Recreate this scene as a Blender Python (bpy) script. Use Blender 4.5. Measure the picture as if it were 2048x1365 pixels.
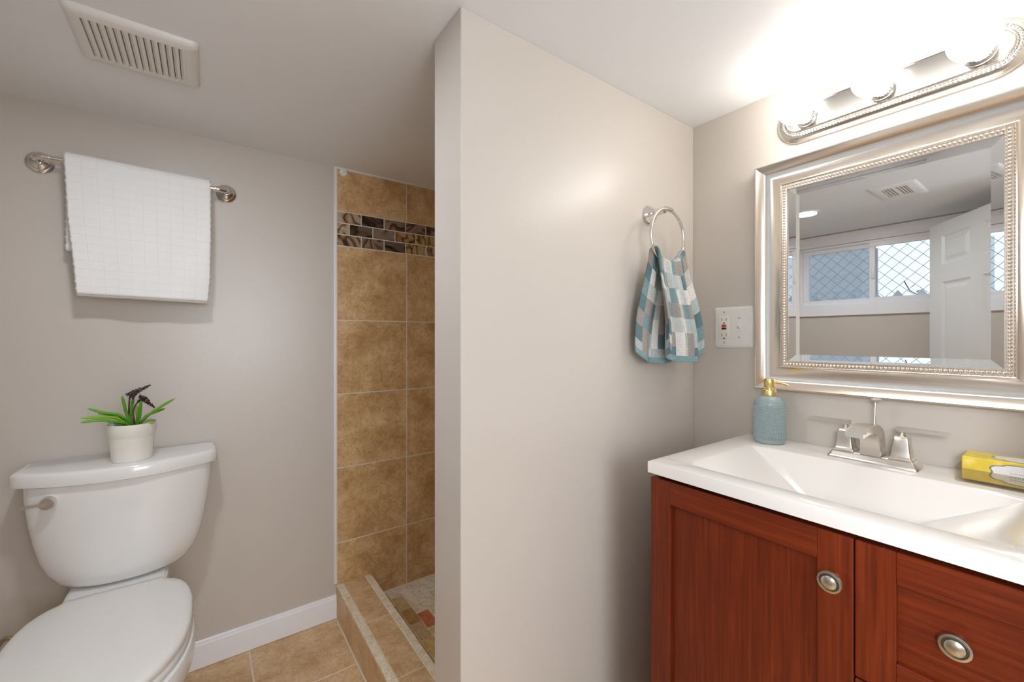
import bpy, bmesh, math, random
from mathutils import Vector, Matrix
random.seed(7)
PI = math.pi
C = bpy.context.scene.collection
for o in list(bpy.data.objects):
    bpy.data.objects.remove(o)

# ---------------------------------------------------------------- camera, sky, exposure
H = 1.167                                    # camera height above the floor
scene = bpy.context.scene
cam = bpy.data.cameras.new('camera')
cam.sensor_fit = 'HORIZONTAL'; cam.sensor_width = 36.0
cam.lens = 845.2 / 2048 * 36.0
cam.shift_y = -(682.5 - 677.45) / 2048
cam.clip_start = 0.02
camo = bpy.data.objects.new('camera', cam); C.objects.link(camo)
camo.location = (0, 0, H)
camo.rotation_euler = (PI / 2, 0, math.radians(54.04 - 90))
scene.camera = camo

world = bpy.data.worlds.new('sky'); scene.world = world
world.use_nodes = True
wb = world.node_tree.nodes['Background']
wb.inputs[0].default_value = (0.84, 0.92, 1.0, 1); wb.inputs[1].default_value = 0.85
scene.view_settings.view_transform = 'Standard'
scene.view_settings.look = 'None'
scene.view_settings.exposure = 0.95
scene.view_settings.gamma = 1.0
scene.view_settings.use_curve_mapping = False
scene.cycles.max_bounces = 16; scene.cycles.diffuse_bounces = 10; scene.cycles.glossy_bounces = 6; scene.cycles.transmission_bounces = 12; scene.cycles.transparent_max_bounces = 16

BULB = 9.0          # vanity globes
CAN_W = 2.9          # recessed ceiling light, watts
HALL_FILL_W = 29.0        # two added fill lights, unseen behind the doorway, without fixtures, watts
HALL2_FILL_W = 52.0

def lamp(name, kind, loc, power, size, rot=(0, 0, 0), color=(1, 1, 1)):
    l = bpy.data.lights.new(name, kind); l.energy = power; l.color = color
    if kind == 'AREA':
        l.shape = 'DISK'; l.size = size
    else:
        l.shadow_soft_size = size
    o = bpy.data.objects.new(name, l); o.location = loc; o.rotation_euler = rot
    C.objects.link(o); return o
lamp('recessed_lamp', 'AREA', (-0.11, 0.97, H + 0.715 - 0.006), CAN_W, 0.10, color=(0.93, 0.97, 1.04))
lamp('hall_fill_light', 'POINT', (0.22, -1.15, 1.25), HALL_FILL_W, 0.46, color=(0.89, 0.975, 1.09))  # added unseen fill for the towel wall and partition
lamp('hall_fill_light', 'POINT', (-1.04, -0.44, 1.55), HALL2_FILL_W, 0.20, color=(0.93, 0.97, 1.04))  # second added fill, placed to brighten the vanity wall through the doorway

# ---------------------------------------------------------------- room measures
XV = 1.345; YB = 1.865; YP = 0.8017; YP2 = 0.9318; XP = 0.4458
XL = -0.81; ZC = H + 0.717; YF = -0.03
def Z(z): return z + H                        # heights measured from the camera

# ---------------------------------------------------------------- materials
def newmat(name):
    m = bpy.data.materials.new(name); m.use_nodes = True
    return m, m.node_tree.nodes, m.node_tree.links, m.node_tree.nodes['Principled BSDF']
def plain(name, col, rough=0.5, metal=0.0, bump=0.0, bscale=200.0, spec=0.5, coat=0.0, aniso=None):
    m, N, L, b = newmat(name)
    b.inputs['Base Color'].default_value = (*col, 1)
    b.inputs['Roughness'].default_value = rough
    b.inputs['Metallic'].default_value = metal
    b.inputs['Specular IOR Level'].default_value = spec
    b.inputs['Coat Weight'].default_value = coat
    b.inputs['Coat Roughness'].default_value = 0.08
    if bump:
        tc = N.new('ShaderNodeTexCoord'); n = N.new('ShaderNodeTexNoise'); bp = N.new('ShaderNodeBump')
        n.inputs['Scale'].default_value = bscale; n.inputs['Detail'].default_value = 3
        bp.inputs['Strength'].default_value = bump; bp.inputs['Distance'].default_value = 0.002
        L.new(tc.outputs['Object'], n.inputs['Vector']); L.new(n.outputs['Fac'], bp.inputs['Height'])
        L.new(bp.outputs['Normal'], b.inputs['Normal'])
    return m
def emit(name, col, strength, base=(0.8, 0.8, 0.8)):
    m, N, L, b = newmat(name)
    b.inputs['Base Color'].default_value = (*base, 1)
    b.inputs['Emission Color'].default_value = (*col, 1)
    b.inputs['Emission Strength'].default_value = strength
    return m
def ramp(N, pts, interp='LINEAR'):
    r = N.new('ShaderNodeValToRGB'); r.color_ramp.interpolation = interp
    e = r.color_ramp.elements
    while len(e) < len(pts): e.new(0.5)
    for i, (p, c) in enumerate(pts):
        e[i].position = p; e[i].color = (*c, 1)
    return r
def stone(name, dark, mid, light, scale=7.0, rough=0.38, spread=1.0, fine=True):
    """mottled ceramic; the face attribute 'rand' shifts the pattern from tile to tile"""
    m, N, L, b = newmat(name)
    tc = N.new('ShaderNodeTexCoord'); at = N.new('ShaderNodeAttribute'); at.attribute_name = 'rand'
    mul = N.new('ShaderNodeVectorMath'); mul.operation = 'SCALE'; mul.inputs['Scale'].default_value = 17.0
    add = N.new('ShaderNodeVectorMath'); add.operation = 'ADD'
    L.new(at.outputs['Vector'], mul.inputs[0]); L.new(tc.outputs['Object'], add.inputs[0]); L.new(mul.outputs[0], add.inputs[1])
    n1 = N.new('ShaderNodeTexNoise'); n1.inputs['Scale'].default_value = scale; n1.inputs['Detail'].default_value = 9; n1.inputs['Roughness'].default_value = 0.76
    n1.inputs['Distortion'].default_value = 0.25
    L.new(add.outputs[0], n1.inputs['Vector'])
    r = ramp(N, [(0.34, dark), (0.5, mid), (0.66, light)])
    L.new(n1.outputs['Fac'], r.inputs['Fac'])
    n2 = N.new('ShaderNodeTexNoise'); n2.inputs['Scale'].default_value = scale * 5; n2.inputs['Detail'].default_value = 6; n2.inputs['Distortion'].default_value = 1.6
    L.new(add.outputs[0], n2.inputs['Vector'])
    r2 = ramp(N, [(0.50, (0, 0, 0)), (0.60, (1, 1, 1)), (0.68, (0, 0, 0))])
    L.new(n2.outputs['Fac'], r2.inputs['Fac'])
    mx = N.new('ShaderNodeMix'); mx.data_type = 'RGBA'
    k = N.new('ShaderNodeMath'); k.operation = 'MULTIPLY'; k.inputs[1].default_value = 0.42 if fine else 0.1
    L.new(r2.outputs['Color'], k.inputs[0]); L.new(k.outputs[0], mx.inputs['Factor'])
    L.new(r.outputs['Color'], mx.inputs['A'])
    mx.inputs['B'].default_value = (dark[0] * 0.8, dark[1] * 0.68, dark[2] * 0.6, 1)
    L.new(mx.outputs['Result'], b.inputs['Base Color'])
    b.inputs['Roughness'].default_value = rough
    bp = N.new('ShaderNodeBump'); bp.inputs['Strength'].default_value = 0.10; bp.inputs['Distance'].default_value = 0.003
    L.new(n1.outputs['Fac'], bp.inputs['Height']); L.new(bp.outputs['Normal'], b.inputs['Normal'])
    return m
def wood(name, axis):
    m, N, L, b = newmat(name)
    tc = N.new('ShaderNodeTexCoord'); mp = N.new('ShaderNodeMapping')
    s = [90, 90, 90]; s[axis] = 3.0
    mp.inputs['Scale'].default_value = s
    L.new(tc.outputs['Object'], mp.inputs['Vector'])
    n = N.new('ShaderNodeTexNoise'); n.inputs['Scale'].default_value = 1.6; n.inputs['Detail'].default_value = 6; n.inputs['Roughness'].default_value = 0.65
    L.new(mp.outputs[0], n.inputs['Vector'])
    r = ramp(N, [(0.30, (0.088, 0.0115, 0.0025)), (0.52, (0.140, 0.0195, 0.004)), (0.72, (0.190, 0.031, 0.007))])
    L.new(n.outputs['Fac'], r.inputs['Fac'])
    n2 = N.new('ShaderNodeTexNoise'); n2.inputs['Scale'].default_value = 4.0; n2.inputs['Detail'].default_value = 3
    L.new(tc.outputs['Object'], n2.inputs['Vector'])
    mx = N.new('ShaderNodeMix'); mx.data_type = 'RGBA'; mx.blend_type = 'MULTIPLY'; mx.inputs['Factor'].default_value = 0.35
    L.new(r.outputs['Color'], mx.inputs['A'])
    r2 = ramp(N, [(0.35, (0.75, 0.72, 0.7)), (0.65, (1.1, 1.1, 1.1))]); L.new(n2.outputs['Fac'], r2.inputs['Fac'])
    L.new(r2.outputs['Color'], mx.inputs['B']); L.new(mx.outputs['Result'], b.inputs['Base Color'])
    b.inputs['Roughness'].default_value = 0.36; b.inputs['Specular IOR Level'].default_value = 0.3
    bp = N.new('ShaderNodeBump'); bp.inputs['Strength'].default_value = 0.12; bp.inputs['Distance'].default_value = 0.001
    L.new(n.outputs['Fac'], bp.inputs['Height']); L.new(bp.outputs['Normal'], b.inputs['Normal'])
    return m
def clear_glass(name, tint=(1, 1, 1), gloss=0.06):
    m, N, L, b = newmat(name)
    N.remove(b); out = N['Material Output']
    t = N.new('ShaderNodeBsdfTransparent'); t.inputs[0].default_value = (*tint, 1)
    g = N.new('ShaderNodeBsdfGlossy'); g.inputs['Roughness'].default_value = 0.02
    x = N.new('ShaderNodeMixShader'); x.inputs[0].default_value = gloss
    L.new(t.outputs[0], x.inputs[1]); L.new(g.outputs[0], x.inputs[2]); L.new(x.outputs[0], out.inputs['Surface'])
    return m

WALLC = (0.60, 0.553, 0.500)
M = {}
M['wall'] = plain('greige_satin_paint', WALLC, 0.31, bump=0.10, bscale=140, spec=0.5)
M['ceiling'] = plain('ceiling_paint', (0.83, 0.845, 0.865), 0.5, bump=0.05, bscale=120, spec=0.4)
M['trim'] = plain('white_trim_paint', (0.84, 0.84, 0.86), 0.35)
M['door'] = plain('white_door_paint', (0.76, 0.76, 0.74), 0.38)
M['porcelain'] = plain('vitreous_china', (0.84, 0.84, 0.83), 0.12, spec=0.5, coat=0.4)
M['seat_plastic'] = plain('seat_plastic', (0.84, 0.83, 0.80), 0.28)
M['counter'] = plain('cultured_marble', (0.82, 0.79, 0.755), 0.16, spec=0.5, coat=0.3)
M['chrome'] = plain('polished_nickel', (0.80, 0.77, 0.74), 0.10, 1.0)
M['nickel'] = plain('brushed_nickel', (0.74, 0.70, 0.65), 0.30, 1.0)
M['fixture'] = plain('satin_nickel', (0.66, 0.645, 0.62), 0.15, 1.0)
M['knob'] = plain('antique_nickel', (0.60, 0.55, 0.46), 0.26, 1.0)
M['dark_metal'] = plain('knob_recess', (0.16, 0.14, 0.11), 0.4, 0.9)
M['frame'] = plain('champagne_silver_leaf', (0.80, 0.735, 0.66), 0.22, 1.0, bump=0.01, bscale=300)
M['mirror'] = plain('silvered_glass', (0.86, 0.88, 0.88), 0.004, 1.0)
M['backing'] = plain('mirror_backing', (0.25, 0.2, 0.15), 0.8)
M['plate'] = plain('white_plastic', (0.78, 0.77, 0.75), 0.3)
M['ivory'] = plain('ivory_plastic', (0.80, 0.77, 0.70), 0.3)
M['red'] = plain('red_button', (0.55, 0.05, 0.04), 0.4)
M['black'] = plain('black_button', (0.02, 0.015, 0.01), 0.4)
M['screw'] = plain('painted_screw', (0.55, 0.54, 0.52), 0.4, 0.3)
M['slot'] = plain('dark_gap', (0.05, 0.045, 0.04), 0.8)
M['vent'] = plain('vent_plastic', (0.78, 0.765, 0.74), 0.35)
M['vent_in'] = plain('vent_inside', (0.10, 0.09, 0.08), 0.8)
M['vane'] = plain('vent_vane', (0.74, 0.70, 0.64), 0.6)
M['duct'] = plain('register_duct', (0.40, 0.37, 0.33), 0.7)
M['grout'] = plain('grout', (0.74, 0.67, 0.56), 0.85, bump=0.2, bscale=400)
M['tile'] = stone('wall_tile', (0.43, 0.245, 0.10), (0.61, 0.395, 0.185), (0.76, 0.55, 0.31), 8.5)
M['floor_tile'] = stone('floor_tile', (0.50, 0.31, 0.155), (0.66, 0.455, 0.25), (0.78, 0.58, 0.36), 9.0, 0.45)
M['travertine'] = stone('travertine', (0.60, 0.49, 0.32), (0.82, 0.73, 0.55), (0.90, 0.84, 0.70), 40, 0.5)
M['gold'] = plain('brushed_gold', (0.86, 0.68, 0.28), 0.3, 1.0)
M['pot'] = plain('cream_pot', (0.82, 0.80, 0.73), 0.38)
M['leaf'] = None
M['soil'] = plain('soil', (0.12, 0.10, 0.05), 0.9, bump=0.5, bscale=300)
M['stem'] = plain('dark_stem', (0.075, 0.035, 0.02), 0.5)
M['flower'] = plain('dark_flower', (0.050, 0.020, 0.016), 0.3)
M['bulb'] = emit('lit_globe', (1.0, 0.955, 0.895), BULB, (0.9, 0.9, 0.9))
M['can'] = emit('lit_lens', (1.0, 0.98, 0.95), 5.0)
M['wood_v'] = wood('cherry_upright', 2)
M['wood_h'] = wood('cherry_level', 1)
M['wood_in'] = plain('cherry_inside', (0.05, 0.012, 0.006), 0.6)
M['glass'] = clear_glass('window_glass', (0.93, 0.97, 1.0), 0.05)
M['tray'] = clear_glass('clear_acrylic', (0.90, 0.88, 0.82), 0.10)
M['hose'] = plain('braided_hose', (0.45, 0.36, 0.22), 0.4, 0.8)

def leaf_mat():
    m, N, L, b = newmat('leaf_green')
    at = N.new('ShaderNodeAttribute'); at.attribute_name = 'rand'
    r = ramp(N, [(0.0, (0.06, 0.23, 0.012)), (0.5, (0.14, 0.40, 0.02)), (1.0, (0.30, 0.52, 0.05))])
    L.new(at.outputs['Fac'], r.inputs['Fac']); L.new(r.outputs['Color'], b.inputs['Base Color'])
    b.inputs['Roughness'].default_value = 0.4
    return m
M['leaf'] = leaf_mat()
def agate_mat():
    m, N, L, b = newmat('agate_glass_tile')
    tc = N.new('ShaderNodeTexCoord'); at = N.new('ShaderNodeAttribute'); at.attribute_name = 'rand'
    mul = N.new('ShaderNodeVectorMath'); mul.operation = 'SCALE'; mul.inputs['Scale'].default_value = 9.0
    add = N.new('ShaderNodeVectorMath'); add.operation = 'ADD'
    L.new(at.outputs['Vector'], mul.inputs[0]); L.new(tc.outputs['Object'], add.inputs[0]); L.new(mul.outputs[0], add.inputs[1])
    n = N.new('ShaderNodeTexNoise'); n.inputs['Scale'].default_value = 8; n.inputs['Detail'].default_value = 1.5; n.inputs['Distortion'].default_value = 1.65
    L.new(add.outputs[0], n.inputs['Vector'])
    f = N.new('ShaderNodeMath'); f.operation = 'MULTIPLY'; f.inputs[1].default_value = 4.0; L.new(n.outputs['Fac'], f.inputs[0])
    fr = N.new('ShaderNodeMath'); fr.operation = 'FRACT'; L.new(f.outputs[0], fr.inputs[0])
    r = ramp(N, [(0.0, (0.05, 0.03, 0.018)), (0.12, (0.40, 0.31, 0.22)), (0.45, (0.50, 0.46, 0.40)), (0.75, (0.30, 0.21, 0.11)), (0.93, (0.16, 0.075, 0.035)), (1.0, (0.05, 0.03, 0.018))])
    L.new(fr.outputs[0], r.inputs['Fac'])
    wn = N.new('ShaderNodeTexWhiteNoise'); wn.noise_dimensions = '1D'; L.new(at.outputs['Fac'], wn.inputs['W'])
    tr = ramp(N, [(0.0, (0.18, 0.12, 0.11)), (0.25, (0.75, 0.60, 0.50)), (0.45, (1.0, 0.9, 0.75)), (0.62, (0.45, 0.33, 0.27)), (0.8, (0.95, 0.72, 0.35)), (0.92, (0.10, 0.06, 0.06))], 'CONSTANT')
    L.new(wn.outputs['Value'], tr.inputs['Fac'])
    mx = N.new('ShaderNodeMix'); mx.data_type = 'RGBA'; mx.blend_type = 'MULTIPLY'; mx.inputs['Factor'].default_value = 0.85
    L.new(r.outputs['Color'], mx.inputs['A']); L.new(tr.outputs['Color'], mx.inputs['B'])
    L.new(mx.outputs['Result'], b.inputs['Base Color'])
    b.inputs['Roughness'].default_value = 0.12
    return m
M['agate'] = agate_mat()
def pebble_mat():
    m, N, L, b = newmat('tumbled_stone_mosaic')
    at = N.new('ShaderNodeAttribute'); at.attribute_name = 'tone'
    tc = N.new('ShaderNodeTexCoord')
    n = N.new('ShaderNodeTexNoise'); n.inputs['Scale'].default_value = 45; n.inputs['Detail'].default_value = 7; n.inputs['Distortion'].default_value = 0.7
    L.new(tc.outputs['Object'], n.inputs['Vector'])
    r = ramp(N, [(0.3, (0.74, 0.69, 0.62)), (0.6, (1.12, 1.1, 1.06))]); L.new(n.outputs['Fac'], r.inputs['Fac'])
    mx = N.new('ShaderNodeMix'); mx.data_type = 'RGBA'; mx.blend_type = 'MULTIPLY'; mx.inputs['Factor'].default_value = 0.85
    L.new(at.outputs['Color'], mx.inputs['A']); L.new(r.outputs['Color'], mx.inputs['B'])
    L.new(mx.outputs['Result'], b.inputs['Base Color'])
    b.inputs['Roughness'].default_value = 0.5
    return m
M['mosaic'] = pebble_mat()
def towel_mat():
    m, N, L, b = newmat('white_terry_checked')
    tc = N.new('ShaderNodeTexCoord'); sp = N.new('ShaderNodeSeparateXYZ'); L.new(tc.outputs['UV'], sp.inputs[0])
    hs = []
    for out, pitch in (('X', 0.034), ('Y', 0.0255)):
        d = N.new('ShaderNodeMath'); d.operation = 'DIVIDE'; d.inputs[1].default_value = pitch; L.new(sp.outputs[out], d.inputs[0])
        f = N.new('ShaderNodeMath'); f.operation = 'FRACT'; L.new(d.outputs[0], f.inputs[0])
        s = N.new('ShaderNodeMath'); s.operation = 'SUBTRACT'; s.inputs[1].default_value = 0.5; L.new(f.outputs[0], s.inputs[0])
        a = N.new('ShaderNodeMath'); a.operation = 'ABSOLUTE'; L.new(s.outputs[0], a.inputs[0])
        r = N.new('ShaderNodeMapRange'); r.interpolation_type = 'SMOOTHSTEP'
        r.inputs['From Min'].default_value = 0.43; r.inputs['From Max'].default_value = 0.495
        r.inputs['To Min'].default_value = 1; r.inputs['To Max'].default_value = 0
        L.new(a.outputs[0], r.inputs['Value']); hs.append(r)
    mn = N.new('ShaderNodeMath'); mn.operation = 'MULTIPLY'; L.new(hs[0].outputs[0], mn.inputs[0]); L.new(hs[1].outputs[0], mn.inputs[1])
    n = N.new('ShaderNodeTexNoise'); n.inputs['Scale'].default_value = 500; n.inputs['Detail'].default_value = 2
    L.new(tc.outputs['Object'], n.inputs['Vector'])
    ad = N.new('ShaderNodeMath'); ad.operation = 'MULTIPLY_ADD'; ad.inputs[1].default_value = 0.5
    L.new(n.outputs['Fac'], ad.inputs[0]); L.new(mn.outputs[0], ad.inputs[2])
    bp = N.new('ShaderNodeBump'); bp.inputs['Strength'].default_value = 0.34; bp.inputs['Distance'].default_value = 0.003
    L.new(ad.outputs[0], bp.inputs['Height']); L.new(bp.outputs['Normal'], b.inputs['Normal'])
    b.inputs['Base Color'].default_value = (0.86, 0.86, 0.85, 1); b.inputs['Roughness'].default_value = 0.95
    b.inputs['Sheen Weight'].default_value = 0.3
    return m
M['towel'] = towel_mat()
def check_towel_mat():
    m, N, L, b = newmat('patchwork_terry')
    tc = N.new('ShaderNodeTexCoord'); sp = N.new('ShaderNodeSeparateXYZ'); L.new(tc.outputs['UV'], sp.inputs[0])
    fl = []
    for out, pitch in (('X', 0.0275), ('Y', 0.043)):
        d = N.new('ShaderNodeMath'); d.operation = 'DIVIDE'; d.inputs[1].default_value = pitch; L.new(sp.outputs[out], d.inputs[0])
        f = N.new('ShaderNodeMath'); f.operation = 'FLOOR'; L.new(d.outputs[0], f.inputs[0]); fl.append(f)
    cb = N.new('ShaderNodeCombineXYZ'); L.new(fl[0].outputs[0], cb.inputs[0]); L.new(fl[1].outputs[0], cb.inputs[1])
    wn = N.new('ShaderNodeTexWhiteNoise'); wn.noise_dimensions = '2D'; L.new(cb.outputs[0], wn.inputs['Vector'])
    r = ramp(N, [(0.0, (0.13, 0.215, 0.245)), (0.17, (0.47, 0.535, 0.53)), (0.36, (0.36, 0.325, 0.30)), (0.58, (0.76, 0.74, 0.71)), (0.72, (0.22, 0.32, 0.345)), (0.84, (0.56, 0.585, 0.57))], 'CONSTANT')
    L.new(wn.outputs['Value'], r.inputs['Fac'])
    # woven hem band at both short ends
    lo = N.new('ShaderNodeMath'); lo.operation = 'LESS_THAN'; lo.inputs[1].default_value = 0.018; L.new(sp.outputs['Y'], lo.inputs[0])
    mx = N.new('ShaderNodeMix'); mx.data_type = 'RGBA'; L.new(lo.outputs[0], mx.inputs['Factor'])
    L.new(r.outputs['Color'], mx.inputs['A']); mx.inputs['B'].default_value = (0.24, 0.36, 0.39, 1)
    n = N.new('ShaderNodeTexNoise'); n.inputs['Scale'].default_value = 420; n.inputs['Detail'].default_value = 2
    L.new(tc.outputs['Object'], n.inputs['Vector'])
    hs = N.new('ShaderNodeHueSaturation'); L.new(mx.outputs['Result'], hs.inputs['Color'])
    v = N.new('ShaderNodeMapRange'); v.inputs['From Min'].default_value = 0.3; v.inputs['From Max'].default_value = 0.7; v.inputs['To Min'].default_value = 0.78; v.inputs['To Max'].default_value = 1.18
    L.new(n.outputs['Fac'], v.inputs['Value']); L.new(v.outputs[0], hs.inputs['Value'])
    L.new(hs.outputs['Color'], b.inputs['Base Color'])
    bp = N.new('ShaderNodeBump'); bp.inputs['Strength'].default_value = 0.5; bp.inputs['Distance'].default_value = 0.002
    L.new(n.outputs['Fac'], bp.inputs['Height']); L.new(bp.outputs['Normal'], b.inputs['Normal'])
    b.inputs['Roughness'].default_value = 0.95
    return m
M['hand_towel'] = check_towel_mat()
def bottle_mat():
    m, N, L, b = newmat('teal_pressed_glass')
    b.inputs['Base Color'].default_value = (0.52, 0.66, 0.67, 1)
    b.inputs['Transmission Weight'].default_value = 0.5
    b.inputs['Roughness'].default_value = 0.05; b.inputs['IOR'].default_value = 1.42
    return m
M['bottle'] = bottle_mat()
def tissue_mat():
    m, N, L, b = newmat('yellow_printed_card')
    tc = N.new('ShaderNodeTexCoord'); v = N.new('ShaderNodeTexVoronoi'); v.inputs['Scale'].default_value = 55
    L.new(tc.outputs['Object'], v.inputs['Vector'])
    r = ramp(N, [(0.0, (0.86, 0.72, 0.22)), (0.32, (0.80, 0.62, 0.08)), (0.6, (0.74, 0.55, 0.05))])
    L.new(v.outputs['Distance'], r.inputs['Fac']); L.new(r.outputs['Color'], b.inputs['Base Color'])
    b.inputs['Roughness'].default_value = 0.45
    return m
M['tissue'] = tissue_mat()
M['label'] = plain('white_label', (0.80, 0.79, 0.78), 0.5)
M['label_edge'] = plain('grey_label_border', (0.20, 0.19, 0.17), 0.5)
M['label_ink'] = plain('pale_grey_ink', (0.42, 0.41, 0.40), 0.5)
M['label_dot'] = plain('yellow_dot', (0.80, 0.72, 0.25), 0.5)
M['galv'] = plain('galvanised_wire', (0.22, 0.23, 0.23), 0.5, 0.6)
M['picket'] = plain('white_picket_paint', (0.85, 0.86, 0.88), 0.5)
M['bush'] = plain('outdoor_foliage', (0.22, 0.33, 0.20), 0.7)
M['soil_out'] = plain('ground_outside', (0.35, 0.33, 0.29), 0.9)
M['siding'] = plain('grey_siding', (0.80, 0.82, 0.85), 0.8)
def screen_mat():
    m, N, L, b = newmat('insect_screen')
    N.remove(b); out = N['Material Output']
    t = N.new('ShaderNodeBsdfTransparent'); d = N.new('ShaderNodeBsdfDiffuse'); d.inputs[0].default_value = (0.60, 0.63, 0.68, 1)
    x = N.new('ShaderNodeMixShader'); x.inputs[0].default_value = 0.34
    L.new(t.outputs[0], x.inputs[1]); L.new(d.outputs[0], x.inputs[2]); L.new(x.outputs[0], out.inputs['Surface'])
    return m
M['screen'] = screen_mat()

# ---------------------------------------------------------------- mesh helpers
class MB:
    """collects shapes, given in room coordinates, for ONE mesh object"""
    def __init__(s):
        s.bm = bmesh.new(); s.mats = []; s.cur = 0
        s.rand = s.bm.faces.layers.float_vector.new('rand'); s.tone = s.bm.faces.layers.float_color.new('tone')
    def use(s, m):
        if m not in s.mats: s.mats.append(m)
        s.cur = s.mats.index(m); return s
    def face(s, vs):
        try:
            f = s.bm.faces.new(vs)
        except ValueError:
            return None
        f.material_index = s.cur; return f
    def vert(s, p): return s.bm.verts.new(p)
    def box(s, x0, x1, y0, y1, z0, z1, bev=0.0, seg=2, rand=None):
        ps = [(x, y, z) for x in (x0, x1) for y in (y0, y1) for z in (z0, z1)]
        v = [s.vert(p) for p in ps]
        fs = [s.face([v[i] for i in q]) for q in ((0, 1, 3, 2), (4, 6, 7, 5), (0, 4, 5, 1), (2, 3, 7, 6), (0, 2, 6, 4), (1, 5, 7, 3))]
        if bev:
            ed = list({e for f in fs for e in f.edges})
            r = bmesh.ops.bevel(s.bm, geom=ed, offset=bev, segments=seg, profile=0.5, affect='EDGES')
            fs = list({f for vv in [*r['verts']] for f in vv.link_faces} | {f for f in fs if f.is_valid})
            for f in fs: f.material_index = s.cur
        if rand is not None:
            for f in fs: f[s.rand] = rand
        return fs
    def loft(s, rings, caps=(True, True), closed=True):
        R = [[s.vert(p) for p in r] for r in rings]
        n = len(R[0]); m = n if closed else n - 1
        for a, b in zip(R, R[1:]):
            for i in range(m):
                j = (i + 1) % n
                s.face([a[i], a[j], b[j], b[i]])
        if caps[0]: s.face(R[0][::-1])
        if caps[1]: s.face(R[-1])
        return R
    def lathe(s, prof, origin, axis=(0, 0, 1), seg=32, caps=(True, True)):
        a = Vector(axis).normalized(); t = Vector((1, 0, 0)) if abs(a.x) < 0.9 else Vector((0, 1, 0))
        u = a.cross(t).normalized(); w = a.cross(u)
        o = Vector(origin)
        s.loft([[o + a * h + u * (r * math.cos(2 * PI * k / seg)) + w * (r * math.sin(2 * PI * k / seg)) for k in range(seg)] for r, h in prof], caps)
    def cyl(s, p0, p1, r0, r1=None, seg=20):
        p0, p1 = Vector(p0), Vector(p1); d = p1 - p0
        s.lathe([(r0, 0), (r0 if r1 is None else r1, d.length)], p0, d, seg)
    def tube(s, pts, rad, seg=10, closed=False, flat=1.0, nrm=None):
        pts = [Vector(p) for p in pts]; n = len(pts); rings = []
        ref = None
        for i, p in enumerate(pts):
            if closed: d = pts[(i + 1) % n] - pts[i - 1]
            else: d = pts[min(i + 1, n - 1)] - pts[max(i - 1, 0)]
            d.normalize()
            if ref is None:
                ref = Vector(nrm) if nrm else (Vector((0, 0, 1)) if abs(d.z) < 0.9 else Vector((1, 0, 0)))
            u = d.cross(ref).normalized(); w = u.cross(d).normalized(); ref = w
            r = rad[i] if isinstance(rad, (list, tuple)) else rad
            rings.append([p + u * (r * math.cos(2 * PI * k / seg)) + w * (r * flat * math.sin(2 * PI * k / seg)) for k in range(seg)])
        if closed:
            rings.append(rings[0]); s.loft(rings, (False, False))
        else: s.loft(rings)
    def sphere(s, c, r, seg=16, rings=10, sx=1, sy=1, sz=1):
        c = Vector(c)
        R = [[c + Vector((sx * r * math.sin(PI * i / rings) * math.cos(2 * PI * k / seg), sy * r * math.sin(PI * i / rings) * math.sin(2 * PI * k / seg), -sz * r * math.cos(PI * i / rings))) for k in range(seg)] for i in range(1, rings)]
        V = s.loft(R, (False, False))
        b = s.vert(c + Vector((0, 0, -sz * r))); t = s.vert(c + Vector((0, 0, sz * r)))
        for k in range(seg):
            j = (k + 1) % seg
            s.face([V[0][j], V[0][k], b]); s.face([V[-1][k], V[-1][j], t])
    def grid(s, rows, uv=None):
        V = [[s.vert(p) for p in r] for r in rows]
        lay = s.bm.loops.layers.uv.verify() if uv else None
        for i in range(len(V) - 1):
            for j in range(len(V[0]) - 1):
                f = s.face([V[i][j], V[i][j + 1], V[i + 1][j + 1], V[i + 1][j]])
                if uv and f:
                    for l, (a, b) in zip(f.loops, ((i, j), (i, j + 1), (i + 1, j + 1), (i + 1, j))): l[lay].uv = uv[a][b]
    def prism(s, outline, axis, lo, hi):
        """outline in the two other axes, pushed along axis (0 x, 1 y, 2 z)"""
        def P(a, b, t):
            return (t, a, b) if axis == 0 else (a, t, b) if axis == 1 else (a, b, t)
        s.loft([[P(a, b, lo) for a, b in outline], [P(a, b, hi) for a, b in outline]])
    def build(s, name, m, parent=None, smooth=35, loc=None):
        bmesh.ops.recalc_face_normals(s.bm, faces=s.bm.faces[:])
        me = bpy.data.meshes.new(name)
        off = Vector(parent_loc(parent)) if parent else Vector(loc or (0, 0, 0))
        for v in s.bm.verts: v.co -= off
        s.bm.to_mesh(me); s.bm.free()
        for mm in (s.mats or [m]): me.materials.append(mm if not isinstance(mm, str) else M[mm])
        o = bpy.data.objects.new(name, me); C.objects.link(o)
        if parent: o.parent = parent
        else: o.location = off
        if smooth:
            me.polygons.foreach_set('use_smooth', [True] * len(me.polygons))
            me.set_sharp_from_angle(angle=math.radians(smooth))
        return o
def parent_loc(p):
    v = Vector(p.location)
    while p.parent: p = p.parent; v += Vector(p.location)
    return v
def tag(o, label, cat, group=None):
    o['label'] = label; o['category'] = cat
    if group: o['group'] = group
    return o
def thing(name, loc, label, cat, group=None):
    o = bpy.data.objects.new(name, None); o.location = loc; o.empty_display_size = 0.05; C.objects.link(o)
    return tag(o, label, cat, group)
def structure(o): o['kind'] = 'structure'; return o
def spline(pts, n=24):
    """Catmull-Rom through the points"""
    P = [Vector(p) for p in pts]; P = [P[0] * 2 - P[1]] + P + [P[-1] * 2 - P[-2]]
    out = []
    k = len(P) - 3
    for q in range(n + 1):
        t = q / n * k; i = min(int(t), k - 1); t -= i
        a, b, c, d = P[i:i + 4]
        out.append(0.5 * (2 * b + (c - a) * t + (2 * a - 5 * b + 4 * c - d) * t * t + (3 * b - a - 3 * c + d) * t ** 3))
    return out
def lerp(a, b, t): return a + (b - a) * t
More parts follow.
